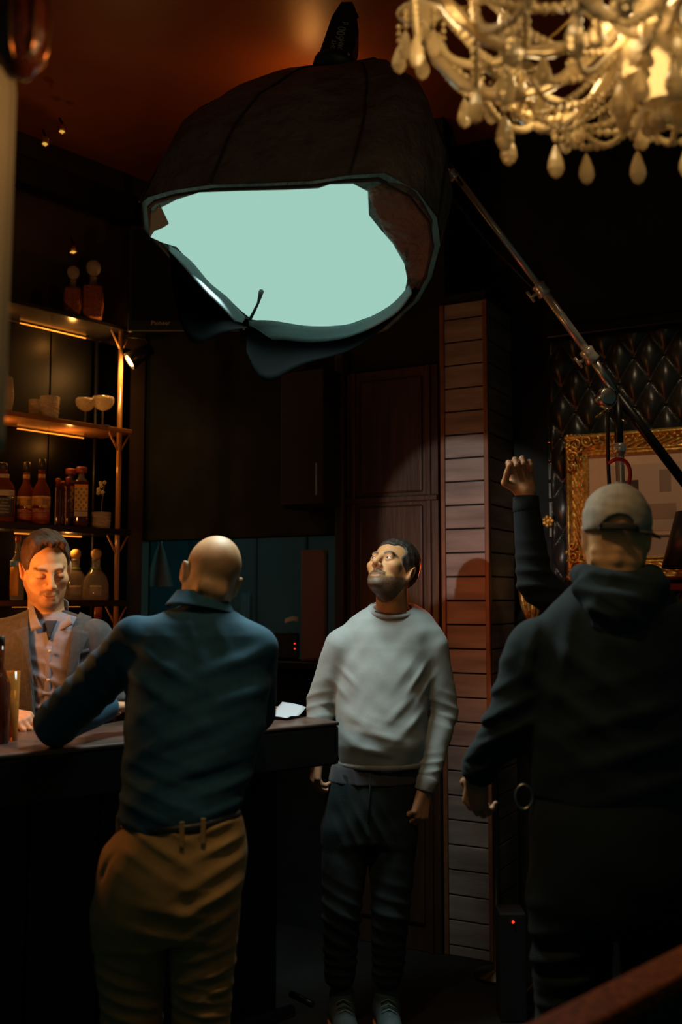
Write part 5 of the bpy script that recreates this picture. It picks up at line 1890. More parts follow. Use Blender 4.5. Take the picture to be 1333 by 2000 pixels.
# ---- the man in the grey sweatshirt ------------------------------------------------------------------
def grey_man():
    Y = 3.85
    base = W(725, 1985, Y)
    person = make_person(Vector((base.x, Y, 0)), 'bearded man in grey sweatshirt and dark trousers looking up into the softbox')
    hc = W(765, 1112, Y - 0.02)
    R = R3(-33, -27, 0, 0)
    ho = dict(skin=(0.43, 0.205, 0.080), beard=True, stubble=0.95, beardcol=(0.040, 0.028, 0.018), greychin=(0.15, 0.13, 0.10), brow=(0.022, 0.014, 0.009), eyes='open', nose=1.0, jaw=0.95, cheekamt=1.0,
              red=(0.46, 0.17, 0.07), lip=(0.36, 0.14, 0.08))
    HC = _v(hc)
    neck_lo = W(768, 1225, Y + 0.015)
    nk = lambda p: Vector(hc) + Matrix(R.tolist()) @ Vector(p)
    # hands
    wl = W(829, 1545, Y - 0.06)
    hl = hand_prims(wl, (-0.22, -0.22, -0.95), (0.62, -0.75, 0.0), -1, (0.95, 1.0, 1.05, 1.1), 0.01, 0.7, 1.04)
    wr_ = W(622, 1478, Y - 0.02)
    hr = hand_prims(wr_, (-0.12, -0.05, -1), (-0.9, -0.3, 0), 1, (0.6, 0.65, 0.7, 0.75), 0.02, 0.5, 1.0)
    shl, ell_, shr, elr = W(842, 1262, Y), W(868, 1390, Y + 0.02), W(668, 1262, Y), W(627, 1375, Y + 0.03)

    def body(P):
        Q = (P - HC) @ R
        d = head_sdf(Q, ho)
        d = U(d, cap(P, nk((0, 0.022, -0.045)), neck_lo, 0.057, 0.064), 0.03)
        d = U(d, cap(P, W(700, 1262, Y + 0.02), W(830, 1262, Y + 0.02), 0.045), 0.04)
        d = U(d, chain(P, [shl, ell_, wl], [0.034, 0.03, 0.024]), 0.02)
        d = U(d, chain(P, [shr, elr, wr_], [0.034, 0.03, 0.024]), 0.02)
        d = U(d, hand_sdf(P, hl), 0.012)
        d = U(d, hand_sdf(P, hr), 0.012)
        return d

    def colr(V):
        Q = (V - HC) @ R
        c = head_cols(Q, ho)
        far_ = np.linalg.norm(Q, axis=1) > 0.16
        c[far_] = (0.44, 0.20, 0.10)
        nkm = (Q[:, 2] < -0.11) & (~far_)
        return c
    lo, hi = bbox_of([hc, wl, wr_, shl, shr, ell_, elr, neck_lo], 0.17)
    lo[1], hi[1] = Y - 0.26, Y + 0.17
    sculpt('body', body, lo, hi, 0.0032, skin_m, person, 1, colr)
    eyeballs(person, hc, R, (-0.22, -0.93, 0.16))

    def hair(P):
        Q = (P - HC) @ R
        d = ell(Q, (0, 0.026, 0.034), (0.084, 0.108, 0.095))
        d = U(d, ell(Q, (0, 0.045, 0.075), (0.060, 0.075, 0.055)), 0.03)
        st = np.sin(Q[:, 0] * 420 + 3 * np.sin(Q[:, 2] * 60)) * 0.0007 + np.sin(Q[:, 1] * 140 + Q[:, 2] * 90 + 2 * np.sin(Q[:, 0] * 70)) * 0.0012
        d = d + st
        d = SUB(d, ell(Q, (0, -0.105, -0.030), (0.112, 0.088, 0.108)), 0.006)
        d = SUB(d, ell(Q, (0.058, -0.080, 0.055), (0.030, 0.050, 0.035)), 0.008)
        d = SUB(d, ell(Q, (-0.058, -0.080, 0.055), (0.030, 0.050, 0.035)), 0.008)
        low = -0.085 + 0.055 * np.clip((0.06 - Q[:, 1]) / 0.07, 0, 1)
        d = ISEC(d, (low - Q[:, 2]) * 0.8, 0.006)
        for s in (-1, 1):
            d = SUB(d, ell(Q, (s * 0.088, 0.014, -0.022), (0.022, 0.022, 0.036)), 0.004)
        return d
    sculpt('hair', hair, HC - 0.16, HC + 0.16, 0.003, M('dark_hair', (0.022, 0.014, 0.009), 0.5, bump=(240, 0.8, 0.004), spec=0.5, aniso_scale=(1, 1, 0.25)), person, 1)

    # sweatshirt
    gm = fabric('grey_sweatshirt', (0.295, 0.320, 0.318), 0.9, 500, 0.3, (22, 0.06))
    secs = secs_px([(1178, 728, 812, Y + 0.03, 0.060), (1192, 706, 832, Y + 0.025, 0.078), (1208, 684, 848, Y + 0.018, 0.090), (1232, 662, 860, Y + 0.012, 0.102), (1262, 656, 852, Y + 0.01, 0.112), (1310, 655, 845, Y, 0.124),
                    (1360, 655, 838, Y - 0.005, 0.134), (1410, 656, 834, Y - 0.015, 0.143), (1450, 657, 832, Y - 0.018, 0.144), (1472, 660, 829, Y - 0.012, 0.134), (1497, 664, 826, Y - 0.005, 0.125)])
    ws = W(835, 1525, Y - 0.055)
    wr2 = W(622, 1468, Y - 0.015)

    def shirt(P):
        d = loft(P, secs, -0.05)
        a1 = chain(P, [shl, ell_, ws], [0.066, 0.054, 0.040])
        a1 = a1 + fold(P, ell_, (0.25, 0, 1), 0.045, 0.0030, 0.075, 0.6, 0.5) + fold(P, ws + UP * 0.05, (-0.2, 0, 1), 0.034, 0.0040, 0.05, 1.5, 0.5)
        a2 = chain(P, [shr, elr, wr2], [0.066, 0.055, 0.041])
        a2 = a2 + fold(P, elr, (-0.3, 0.2, 1), 0.045, 0.0032, 0.075, 0.2, 0.5)
        d = U(d, a1, 0.022)
        d = U(d, a2, 0.022)
        d = d + fold(P, W(820, 1330, Y - 0.08), (0.75, 0, -0.66), 0.055, 0.0050, 0.060, 0.4) + fold(P, W(795, 1400, Y - 0.12), (0.55, 0, -0.83), 0.075, 0.0042, 0.07, 1.8) \
            + fold(P, W(672, 1330, Y - 0.08), (-0.7, 0, -0.7), 0.055, 0.0035, 0.05, 0.9) + fold(P, W(740, 1450, Y - 0.13), (0.15, 0, 1), 0.065, 0.0028, 0.07, 2.1) \
            + fold(P, W(700, 1420, Y - 0.13), (-0.5, 0, -0.85), 0.075, 0.0020, 0.07, 0.2) + wob(P, 26, 0.0016)
        # raglan seam lines
        d = SUB(d, cap(P, neck_lo + Vector((0.0, -0.005, 0.055)), neck_lo + Vector((0, -0.02, 0.12)), 0.066, 0.085), 0.012)
        return d
    lo, hi = bbox_of([W(600, 1190, Y), W(895, 1530, Y)], 0.03)
    lo[1], hi[1] = Y - 0.20, Y + 0.19
    sw = sculpt('sweatshirt', shirt, lo, hi, 0.0045, gm, person, 1)
    rib = fabric('grey_ribbing', (0.255, 0.240, 0.235), 0.9, 300, 0.4)
    rp_ = ring_pts(W(766, 1191, Y + 0.012), 0.086, 0.088, 36, 0.0, 0.30)
    MB().tube(rp_[:-1], 0.0095, 8, closed=True).build('collar', rib, person, True)
    tee = fabric('black_tee', (0.03, 0.03, 0.032))
    MB().tube(ring_pts(W(766, 1189, Y + 0.012), 0.078, 0.080, 36, 0.0, 0.30)[:-1], 0.0075, 8, closed=True).build('tee_neckband', tee, person, True)
    # v-stitch under the collar
    vq = W(767, 1232, Y - 0.086)
    MB().tube([vq + Vector((-0.014, 0.004, 0.014)), vq, vq + Vector((0.014, 0.004, 0.014))], 0.0016, 5).build('collar_stitch', rib, person, True)
    for a, b in ((ws + UP * 0.005, wl + UP * 0.0), (wr2, wr_ + UP * -0.01)):
        ax = (b - a).normalized()
        MB().tube([a - ax * 0.014, a - ax * 0.006, a + ax * 0.012, b - ax * 0.006, b, b - ax * 0.002], [0.036, 0.0425, 0.0405, 0.0385, 0.035, 0.028], 18).build('cuff', rib, person, True)
    hem = secs_px([(1484, 662, 828, Y - 0.010, 0.129), (1502, 665, 825, Y - 0.004, 0.123)])
    sculpt('hem_band', lambda P: loft(P, hem, -0.05, 0.004) + 0.0007 * np.sin(np.arctan2(P[:, 1] - Y, P[:, 0] - hem[0][1]) * 120), W(640, 1515, Y - 0.2), W(850, 1470, Y + 0.2), 0.005, rib, person, 0)
    tsec = secs_px([(1490, 648, 826, Y, 0.120), (1515, 643, 824, Y, 0.124), (1530, 640, 824, Y, 0.126)])
    sculpt('undershirt', lambda P: loft(P, tsec, -0.05) + fold(P, W(700, 1515, Y - 0.12), (1, 0, 0.3), 0.06, 0.003, 0.1), W(615, 1548, Y - 0.2), W(850, 1475, Y + 0.2), 0.006, fabric('charcoal_tee', (0.040, 0.038, 0.042)), person, 1)
    # trousers
    tm = fabric('navy_trousers', (0.011, 0.017, 0.018), 0.85, 300, 0.3, sheen=0.02)
    psec = secs_px([(1500, 645, 822, Y, 0.118), (1550, 636, 820, Y + 0.005, 0.128), (1600, 632, 812, Y + 0.01, 0.130), (1640, 634, 806, Y + 0.01, 0.120)])
    hipl, knl, anl = W(767, 1620, Y), W(763, 1775, Y - 0.02), W(757, 1902, Y + 0.04)
    hipr, knr, anr = W(677, 1620, Y), W(668, 1775, Y - 0.02), W(664, 1902, Y + 0.04)

    def pants(P):
        d = loft(P, psec, -0.05)
        l1 = chain(P, [hipl, knl, anl], [0.094, 0.072, 0.058]) + fold(P, knl, (0.2, 0, 1), 0.06, 0.004, 0.12) + fold(P, anl + UP * 0.06, (0, 0, 1), 0.040, 0.005, 0.09)
        l2 = chain(P, [hipr, knr, anr], [0.094, 0.072, 0.058]) + fold(P, knr + UP * -0.05, (0.45, 0, 1), 0.055, 0.006, 0.12) + fold(P, anr + UP * 0.06, (0, 0, 1), 0.040, 0.005, 0.09)
        d = U(d, U(l1, l2, 0.012), 0.03)
        return d + fold(P, W(720, 1620, Y - 0.1), (1, 0, 0.5), 0.05, 0.004, 0.09) + wob(P, 22, 0.0016)
    lo, hi = bbox_of([W(625, 1495, Y), W(830, 1960, Y)], 0.05)
    lo[1], hi[1] = Y - 0.19, Y + 0.2
    pt_ = sculpt('trousers', pants, lo, hi, 0.0055, tm, person, 1)
    q = W(722, 1560, Y - 0.128)
    MB().tube([W(724, 1512, Y - 0.124), q, W(720, 1610, Y - 0.13)], 0.003, 5).build('fly_seam', tm, person, True)
    sm = M('teal_shoe', (0.042, 0.066, 0.068), 0.7, bump=(150, 0.3), var=(20, 0.2))
    sole = M('gum_sole', (0.42, 0.20, 0.06), 0.6)
    shoe(person, Vector((anr.x + 0.0, Y + 0.12, 0)), Vector((anr.x + 0.035, Y - 0.17, 0)), sm, sole)
    shoe(person, Vector((anl.x - 0.005, Y + 0.12, 0)), Vector((anl.x + 0.01, Y - 0.16, 0)), sm, sole)
    return person


# ---- the bald man seen from behind -------------------------------------------------------------------
def bald_man():
    Yh, Ys, Yp = 2.95, 2.90, 2.74
    person = make_person(Vector((W(330, 1700, Yp).x, Yp, 0)), 'bald man in dark blue shirt and khaki trousers seen from behind leaning on the bar')
    hc = W(411, 1126, Yh)
    R = R3(-163, 14, 0, 17)
    ho = dict(skin=(0.36, 0.20, 0.092), stubble=0.6, beardcol=(0.12, 0.07, 0.04), brow=(0.04, 0.02, 0.01), eyes='open', shadow=(0.20, 0.115, 0.055), shadow_amt=0.5, red=(0.50, 0.19, 0.08))
    HC = _v(hc)
    nk = lambda p: Vector(hc) + Matrix(R.tolist()) @ Vector(p)
    neck_lo = W(392, 1215, Ys)
    shl, ell_ = W(268, 1252, Ys), W(112, 1412, 2.97)
    wl = ell_ + bd * 0.20 + bn * 0.10 + UP * 0.02
    shr, elr = W(497, 1268, Ys), W(500, 1392, 3.06)
    wr_ = elr + Vector((-0.06, 0.24, 0.02))
    hl = hand_prims(wl, bd + bn * 0.3, (0, 0, 1), -1, (0.4, 0.4, 0.45, 0.5))
    hr = hand_prims(wr_, Vector((-0.5, 0.8, -0.05)), (0, 0, 1), -1, (0.5, 0.5, 0.5, 0.5))

    def body(P):
        Q = (P - HC) @ R
        d = head_sdf(Q, ho)
        d = U(d, cap(P, nk((0, 0.028, -0.045)), neck_lo, 0.060, 0.068), 0.03)
        # roll of skin at the nape
        d = U(d, cap(P, nk((-0.025, 0.088, -0.055)), nk((0.03, 0.088, -0.055)), 0.014), 0.03)
        d = U(d, chain(P, [neck_lo, shl, ell_, wl], [0.05, 0.036, 0.032, 0.025]), 0.02)
        d = U(d, chain(P, [neck_lo, shr, elr, wr_], [0.05, 0.036, 0.032, 0.025]), 0.02)
        d = U(d, hand_sdf(P, hl), 0.012)
        d = U(d, hand_sdf(P, hr), 0.012)
        return d

    def colr(V):
        Q = (V - HC) @ R
        c = head_cols(Q, ho)
        c[np.linalg.norm(Q, axis=1) > 0.17] = (0.42, 0.20, 0.10)
        return c
    lo, hi = bbox_of([hc, wl, wr_, shl, shr, ell_, elr], 0.16)
    sculpt('body', body, lo, hi, 0.0035, skin_m, person, 1, colr)
    bm_ = fabric('navy_shirt', (0.013, 0.056, 0.090), 0.85, 600, 0.25, (40, 0.12), 0.02)
    secs = secs_px([(1178, 362, 430, Ys + 0.02, 0.075), (1196, 318, 462, Ys + 0.01, 0.090), (1215, 280, 492, Ys, 0.105), (1240, 256, 514, Ys - 0.005, 0.118), (1290, 250, 524, Ys - 0.02, 0.132), (1350, 246, 526, Ys - 0.04, 0.140),
                    (1430, 244, 516, Ys - 0.075, 0.138), (1510, 238, 492, Ys - 0.11, 0.132), (1570, 234, 474, Yp + 0.005, 0.128), (1612, 236, 470, Yp, 0.128)])

    def shirt(P):
        d = loft(P, secs, 0.08)
        a1 = chain(P, [shl, ell_], [0.072, 0.066])
        a1 = U(a1, cap(P, ell_, wl, 0.060, 0.042), 0.01)
        a1 = a1 + fold(P, ell_ + UP * 0.04, (0.6, 0, 0.7), 0.06, 0.0035, 0.08) + fold(P, shl + Vector((-0.1, 0, -0.12)), (0.6, 0, 0.6), 0.06, 0.004, 0.12)
        a2 = U(cap(P, shr, elr, 0.068, 0.058), cap(P, elr, wr_, 0.056, 0.042), 0.01)
        d = U(d, a1, 0.035)
        d = U(d, a2, 0.035)
        yb_ = Ys - 0.13
        d = d + fold(P, W(300, 1330, yb_), (0.45, 0, 0.9), 0.080, 0.0075, 0.10, 0.3) + fold(P, W(470, 1330, yb_), (-0.55, 0, 0.85), 0.095, 0.0080, 0.11, 1.0) \
            + fold(P, W(400, 1240, yb_), (1, 0, 0.35), 0.085, 0.0060, 0.07, 0.9) + fold(P, W(380, 1480, yb_ - 0.03), (-0.5, 0, 0.8), 0.09, 0.006, 0.16, 0.2) \
            + fold(P, W(300, 1570, yb_ - 0.06), (0.3, 0, 1), 0.05, 0.007, 0.10, 0.4) + fold(P, W(430, 1560, yb_ - 0.06), (-0.4, 0, 1), 0.055, 0.007, 0.10, 1.3) + wob(P, 20, 0.002)
        # yoke seam
        return d
    lo, hi = bbox_of([W(60, 1170, Ys), W(545, 1620, Yp), wl, wr_, ell_], 0.06)
    lo[1] = Yp - 0.17
    sculpt('shirt', shirt, lo, hi, 0.005, bm_, person, 1)
    # collar standing round the neck
    cc = nk((0, 0.03, -0.095))
    nd = (Vector(hc) - neck_lo).normalized()
    cl = MB()
    c_hi, c_lo = W(398, 1172, Ys + 0.030), W(393, 1192, Ys + 0.014)
    A_in = ring_pts(c_hi, 0.070, 0.072, 30, -0.20, -0.20, -PI * 1.10, PI * 0.10)
    A_out = ring_pts(c_hi + UP * 0.002, 0.076, 0.079, 30, -0.20, -0.20, -PI * 1.10, PI * 0.10)
    A_low = ring_pts(c_lo, 0.100, 0.104, 30, -0.14, -0.16, -PI * 1.10, PI * 0.10)
    def colf(u, v):
        i = min(int(u * 30), 29)
        k = u * 30 - i
        g3 = lambda L: L[i].lerp(L[i + 1], k)
        if v < 0.3:
            return g3(A_in).lerp(g3(A_out), v / 0.3) + UP * 0.006 * math.sin(v / 0.3 * PI / 2)
        return (g3(A_out) + UP * 0.006).lerp(g3(A_low), (v - 0.3) / 0.7)
    cl.sheet(colf, 30, 10, (0, 0, -0.004))
    cl.build('collar', bm_, person, True)
    # yoke seam across the back
    ym = MB()
    yp_ = []
    for i in range(15):
        x = 262 + (512 - 262) * i / 14
        z_ = W(x, 1262 - 8 * math.sin(PI * i / 14), Ys).z
        xx = W(x, 1262, Ys).x
        yp_.append(Vector((xx, front_y(secs, xx, z_) + 0.004, z_)))
    # belt, loops
    bsec = secs_px([(1590, 240, 472, Yp, 0.134), (1622, 240, 470, Yp, 0.136)])
    tilt = lambda P: P + np.stack([np.zeros(len(P)), np.zeros(len(P)), -(P[:, 0] - bsec[0][1]) * 0.085], 1).astype(np.float32)
    sculpt('belt', lambda P: loft(tilt(P), bsec), W(220, 1645, Yp - 0.2), W(495, 1570, Yp + 0.2), 0.005, M('black_belt', (0.012, 0.011, 0.010), 0.4), person, 1)
    km = fabric('khaki', (0.40, 0.23, 0.080), 0.85, 350, 0.3, (25, 0.12))
    psec = secs_px([(1600, 238, 474, Yp, 0.130), (1640, 205, 480, Yp, 0.145), (1690, 190, 482, Yp - 0.005, 0.156), (1740, 186, 474, Yp - 0.01, 0.156), (1790, 186, 462, Yp - 0.005, 0.143), (1830, 184, 452, Yp, 0.120)])
    hl_, kl, al = W(252, 1790, Yp), W(258, 2010, Yp + 0.03), Vector((W(262, 2000, Yp).x - 0.03, Yp + 0.0, 0.09))
    hr_, kr, ar = W(398, 1790, Yp), W(392, 2010, Yp + 0.02), Vector((W(392, 2000, Yp).x, Yp + 0.03, 0.09))

    def pants(P):
        d = loft(tilt(P), psec, 0.05)
        l1 = chain(P, [hl_, kl, al], [0.098, 0.078, 0.062]) + fold(P, W(265, 1960, Yp - 0.07), (0.25, 0, 1), 0.045, 0.006, 0.12)
        l2 = chain(P, [hr_, kr, ar], [0.092, 0.074, 0.062]) + fold(P, W(395, 1900, Yp - 0.07), (-0.35, 0, 1), 0.05, 0.007, 0.10) + fold(P, W(392, 1980, Yp - 0.07), (0.15, 0, 1), 0.035, 0.006, 0.09)
        d = U(d, U(l1, l2, 0.01), 0.025)
        d = SUB(d, cap(P, W(226, 1640, Yp - 0.115), W(196, 1712, Yp - 0.085), 0.006, 0.010), 0.012)
        d = SUB(d, cap(P, W(345, 1720, Yp - 0.175), W(352, 1830, Yp - 0.165), 0.012, 0.018), 0.03)
        d = d + fold(P, W(300, 1640, Yp - 0.14), (0.5, 0, 1), 0.055, 0.006, 0.09) + fold(P, W(430, 1790, Yp - 0.13), (-0.6, 0, 1), 0.055, 0.010, 0.09) + fold(P, W(340, 1820, Yp - 0.13), (0.15, 0, 1), 0.07, 0.009, 0.09) + fold(P, W(440, 1640, Yp - 0.10), (-0.5, 0, 1), 0.05, 0.007, 0.07) + wob(P, 18, 0.002)
        return d
    lo, hi = bbox_of([W(150, 1585, Yp), W(490, 1600, Yp), Vector((W(262, 2000, Yp).x, Yp, 0.05))], 0.03)
    lo[1], hi[1] = Yp - 0.22, Yp + 0.22
    lo[2] = 0.05
    sculpt('trousers', pants, lo, hi, 0.006, km, person, 1)
    for px, py in ((236, 1612), (372, 1606), (410, 1602)):
        z_ = W(px, py, Yp).z
        x_ = W(px, py, Yp).x
        yy = front_y(bsec, x_, z_, 0, 0.006) - 0.002
        MB().bbox(Vector((x_ - 0.006, yy - 0.004, z_ - 0.030)), (0.012, 0, 0), (0, 0.005, 0), (0, 0, 0.062), 0.001).build('belt_loop', km, person)
    sh = M('brown_shoe', (0.06, 0.035, 0.02), 0.5)
    shoe(person, Vector((al.x, al.y - 0.08, 0)), Vector((al.x - 0.04, al.y + 0.20, 0)), sh, M('dark_sole', (0.02, 0.02, 0.02), 0.7))
    shoe(person, Vector((ar.x, ar.y - 0.08, 0)), Vector((ar.x + 0.03, ar.y + 0.20, 0)), sh, MATS['dark_sole'])
    return person


# ---- the man in the cap ------------------------------------------------------------------------------
def cap_man():
    Y = 2.64
    person = make_person(Vector((W(1200, 1600, Y).x, Y, 0)), 'man in black hooded sweatshirt and tan cap seen from behind watching the boom stand')
    hc = W(1204, 1046, Y + 0.02)
    R = R3(168, 4, 0, 3)
    ho = dict(skin=(0.58, 0.29, 0.115), stubble=0.4, brow=(0.03, 0.02, 0.01), eyes='open', red=(0.52, 0.16, 0.05), shadow=(0.12, 0.07, 0.04), shadow_amt=0.25)
    HC = _v(hc)
    nk = lambda p: Vector(hc) + Matrix(R.tolist()) @ Vector(p)
    neck_lo = W(1204, 1165, Y)
    shl, ell_, wl = W(1052, 1275, Y), W(1003, 1405, Y + 0.02), W(934, 1512, Y + 0.14)
    shr, elr, wr_ = W(1362, 1275, Y), W(1410, 1420, Y), W(1400, 1500, Y + 0.16)
    hl = hand_prims(wl, (-0.05, 0.25, -0.95), (-0.75, -0.66, 0.0), 1, (0.7, 0.75, 0.8, 0.85), 0.0, 0.9, 1.05)
    hr = hand_prims(wr_, (0, 0.3, -0.95), (0.95, -0.3, 0.0), -1, (0.5, 0.5, 0.6, 0.6))

    def body(P):
        Q = (P - HC) @ R
        d = head_sdf(Q, ho)
        d = U(d, cap(P, nk((0, 0.026, -0.04)), neck_lo, 0.066, 0.074), 0.03)
        for zz_ in (-0.052, -0.074):
            d = U(d, cap(P, nk((-0.055, 0.058, zz_)), nk((0.0, 0.084, zz_)), 0.010), 0.014)
            d = U(d, cap(P, nk((0.055, 0.058, zz_)), nk((0.0, 0.084, zz_)), 0.010), 0.014)
        d = U(d, chain(P, [neck_lo, shl, ell_, wl], [0.05, 0.045, 0.036, 0.027]), 0.02)
        d = U(d, chain(P, [neck_lo, shr, elr, wr_], [0.05, 0.045, 0.036, 0.027]), 0.02)
        d = U(d, hand_sdf(P, hl), 0.012)
        d = U(d, hand_sdf(P, hr), 0.012)
        return d

    def colr(V):
        Q = (V - HC) @ R
        c = head_cols(Q, ho)
        c[np.linalg.norm(Q, axis=1) > 0.17] = (0.42, 0.20, 0.10)
        return c
    lo, hi = bbox_of([hc, wl, wr_, shl, shr, ell_, elr], 0.16)
    sculpt('body', body, lo, hi, 0.0038, skin_m, person, 1, colr)
    # cap
    capc = M('tan_cap', (0.38, 0.31, 0.235), 0.8, bump=(300, 0.3, 0.003), var=(26, 0.25))

    def dome(P):
        Q = (P - HC) @ R
        d = ell(Q, (0, 0.016, 0.036), (0.0885, 0.112, 0.098))
        cut = (0.004 - Q[:, 2]) + 0.05 * np.clip(-Q[:, 1], -0.1, 0.1)
        d = ISEC(d, cut.astype(np.float32), 0.004)
        d = SUB(d, ell(Q, (0, 0.125, 0.000), (0.044, 0.055, 0.036)), 0.003)
        ang = np.arctan2(Q[:, 0], Q[:, 1])
        d = d + 0.0010 * np.exp(-(np.sin(ang * 3) / 0.10) ** 2) + 0.0016 * np.sin(Q[:, 0] * 60 + 3 * np.sin(Q[:, 2] * 50)) * np.sin(Q[:, 2] * 55)
        return d
    cp = sculpt('cap', dome, HC - 0.17, HC + 0.17, 0.0032, capc, person, 1)
    Rm = Matrix(R.tolist())
    tr = lambda p: Vector(hc) + Rm @ Vector(p)
    pts = [tr((0.062 * math.sin(a) * 1.38, 0.016 + 0.108 * math.cos(a), 0.001 - 0.004 * math.cos(a))) for a in [(-0.62 + 1.24 * i / 14) for i in range(15)]]
    band(MB(), pts, 0.018, 0.004, Rm @ Vector((0, 0, 1))).build('strap', M('cap_strap', (0.035, 0.028, 0.022), 0.7), cp, True)
    MB().tube([tr((0.044 * math.cos(a), 0.112 - 0.012 * math.sin(a), 0.006 + 0.034 * math.sin(a))) for a in [PI * i / 14 for i in range(15)]], 0.0042, 6).build('arch_binding', MATS['cap_strap'], cp, True)
    e_ = pts[0]
    MB().tube([e_, e_ + Vector((0.030, -0.008, -0.006)), e_ + Vector((0.052, -0.006, -0.018))], [0.005, 0.005, 0.003], 6).build('strap_end', MATS['cap_strap'], cp, True)
    MB().ball(tr((0, 0.016, 0.135)), 0.008, 10, 6, 0.6).build('top_button', capc, cp, True)
    MB().sheet(lambda u, v: tr(((u - 0.5) * 0.16, -0.075 - 0.085 * v * (1 - (2 * u - 1) ** 2 * 0.55), 0.022 - 0.02 * v - 0.03 * (2 * u - 1) ** 2)), 12, 6, Rm @ Vector((0, 0, 0.004))).build('brim', capc, cp, True)
    # hooded sweatshirt
    hm = fabric('black_hoodie', (0.011, 0.019, 0.022), 0.9, 380, 0.3, (24, 0.1), 0.02)
    secs = secs_px([(1118, 1138, 1272, Y + 0.01, 0.085), (1150, 1108, 1302, Y + 0.01, 0.108), (1190, 1070, 1340, Y, 0.130), (1235, 1042, 1368, Y, 0.150), (1300, 1030, 1376, Y, 0.166), (1400, 1030, 1372, Y, 0.178),
                    (1500, 1034, 1368, Y, 0.178), (1560, 1040, 1362, Y, 0.170)])
    ws = W(938, 1500, Y + 0.125)

    def hoodie(P):
        d = loft(P, secs, -0.04)
        a1 = chain(P, [shl, ell_, ws], [0.085, 0.070, 0.048]) + fold(P, ell_ + Vector((-0.03, 0, -0.02)), (-0.55, 0, 0.8), 0.055, 0.0075, 0.13, 0.2) + fold(P, ws + Vector((0.05, -0.05, 0.05)), (-0.5, 0, 0.8), 0.046, 0.0075, 0.09, 1.2)
        a2 = chain(P, [shr, elr, wr_], [0.085, 0.070, 0.048])
        d = U(d, a1, 0.03)
        d = U(d, a2, 0.03)
        # armhole seam and folds over the back
        d = d + fold(P, W(1070, 1270, Y - 0.13), (1, 0, -0.35), 0.080, 0.0075, 0.11, 0.6) + fold(P, W(1130, 1360, Y - 0.16), (0.6, 0, 0.8), 0.11, 0.006, 0.16) + fold(P, W(1250, 1450, Y - 0.17), (-0.4, 0, 0.9), 0.09, 0.006, 0.16) + wob(P, 16, 0.0025)
        return d
    lo, hi = bbox_of([W(890, 1110, Y), W(1450, 1570, Y)], 0.04)
    lo[1], hi[1] = Y - 0.24, Y + 0.26
    sculpt('hoodie', hoodie, lo, hi, 0.0055, hm, person, 1)

    def hood(P):
        c = W(1206, 1128, Y)
        d = None
        n = 9
        ring = []
        for i in range(n):
            a = PI + PI * i / (n - 1)
            ring.append(Vector((c.x + 0.088 * math.cos(a), c.y + 0.02 + 0.105 * math.sin(a), c.z - 0.010 + 0.016 * math.cos(2 * a))))
        d = chain(P, ring, [0.030, 0.034, 0.037, 0.040, 0.042, 0.040, 0.037, 0.034, 0.030])
        low = [W(1140, 1150, Y - 0.075), W(1175, 1178, Y - 0.125), W(1215, 1190, Y - 0.135), W(1255, 1172, Y - 0.12), W(1285, 1145, Y - 0.07)]
        d = U(d, chain(P, low, [0.030, 0.034, 0.036, 0.034, 0.030]), 0.03)
        d = U(d, ell(P, W(1212, 1205, Y - 0.125), (0.075, 0.036, 0.060)), 0.03)
        return d + fold(P, W(1205, 1150, Y - 0.13), (0.15, 0, 1), 0.055, 0.004, 0.10, 0.5) + fold(P, W(1180, 1195, Y - 0.14), (0.5, 0, 0.8), 0.04, 0.004, 0.06)
    lo, hi = bbox_of([W(1090, 1080, Y), W(1330, 1260, Y)], 0.02)
    lo[1], hi[1] = Y - 0.24, Y + 0.16
    sculpt('hood', hood, lo, hi, 0.005, hm, person, 1)
    for a, b in ((ws, wl + Vector((0, 0, 0.0))),):
        ax = (b - a).normalized()
        MB().tube([a - ax * 0.030, a - ax * 0.012, a + ax * 0.018, b - ax * 0.0, b + ax * 0.006], [0.044, 0.0485, 0.0465, 0.043, 0.034], 18).build('cuff', hm, person, True)
    psec = secs_px([(1540, 1046, 1356, Y, 0.168), (1600, 1036, 1366, Y, 0.180), (1680, 1034, 1368, Y, 0.182), (1760, 1036, 1364, Y, 0.165), (1810, 1040, 1358, Y, 0.13)])
    hl_, kl, al = W(1115, 1760, Y), W(1112, 2000, Y + 0.02), Vector((W(1110, 1900, Y).x, Y + 0.03, 0.09))
    hr_, kr, ar = W(1285, 1760, Y), W(1290, 2000, Y + 0.02), Vector((W(1290, 1900, Y).x, Y + 0.03, 0.09))

    def pants(P):
        d = loft(P, psec)
        l1 = chain(P, [hl_, kl, al], [0.105, 0.085, 0.070]) + fold(P, W(1070, 1870, Y - 0.08), (-0.5, 0, 1), 0.07, 0.007, 0.14) + fold(P, W(1090, 1960, Y - 0.08), (-0.3, 0, 1), 0.06, 0.006, 0.12)
        l2 = chain(P, [hr_, kr, ar], [0.105, 0.085, 0.070])
        return U(d, U(l1, l2, 0.01), 0.03) + wob(P, 16, 0.002)
    lo, hi = bbox_of([W(1010, 1530, Y), W(1390, 1600, Y), Vector((W(1200, 1800, Y).x, Y, 0.05))], 0.02)
    lo[1], hi[1] = Y - 0.24, Y + 0.24
    lo[2] = 0.05
    sculpt('trousers', pants, lo, hi, 0.007, fabric('black_jeans', (0.010, 0.015, 0.016), 0.85, sheen=0.02), person, 1)
    sh = M('black_shoe', (0.02, 0.02, 0.02), 0.5)
    shoe(person, Vector((al.x, al.y - 0.09, 0)), Vector((al.x - 0.03, al.y + 0.20, 0)), sh, MATS['dark_sole'])
    shoe(person, Vector((ar.x, ar.y - 0.09, 0)), Vector((ar.x + 0.03, ar.y + 0.20, 0)), sh, MATS['dark_sole'])
    # ring on the belt
    q = W(1024, 1556, Y - 0.02)
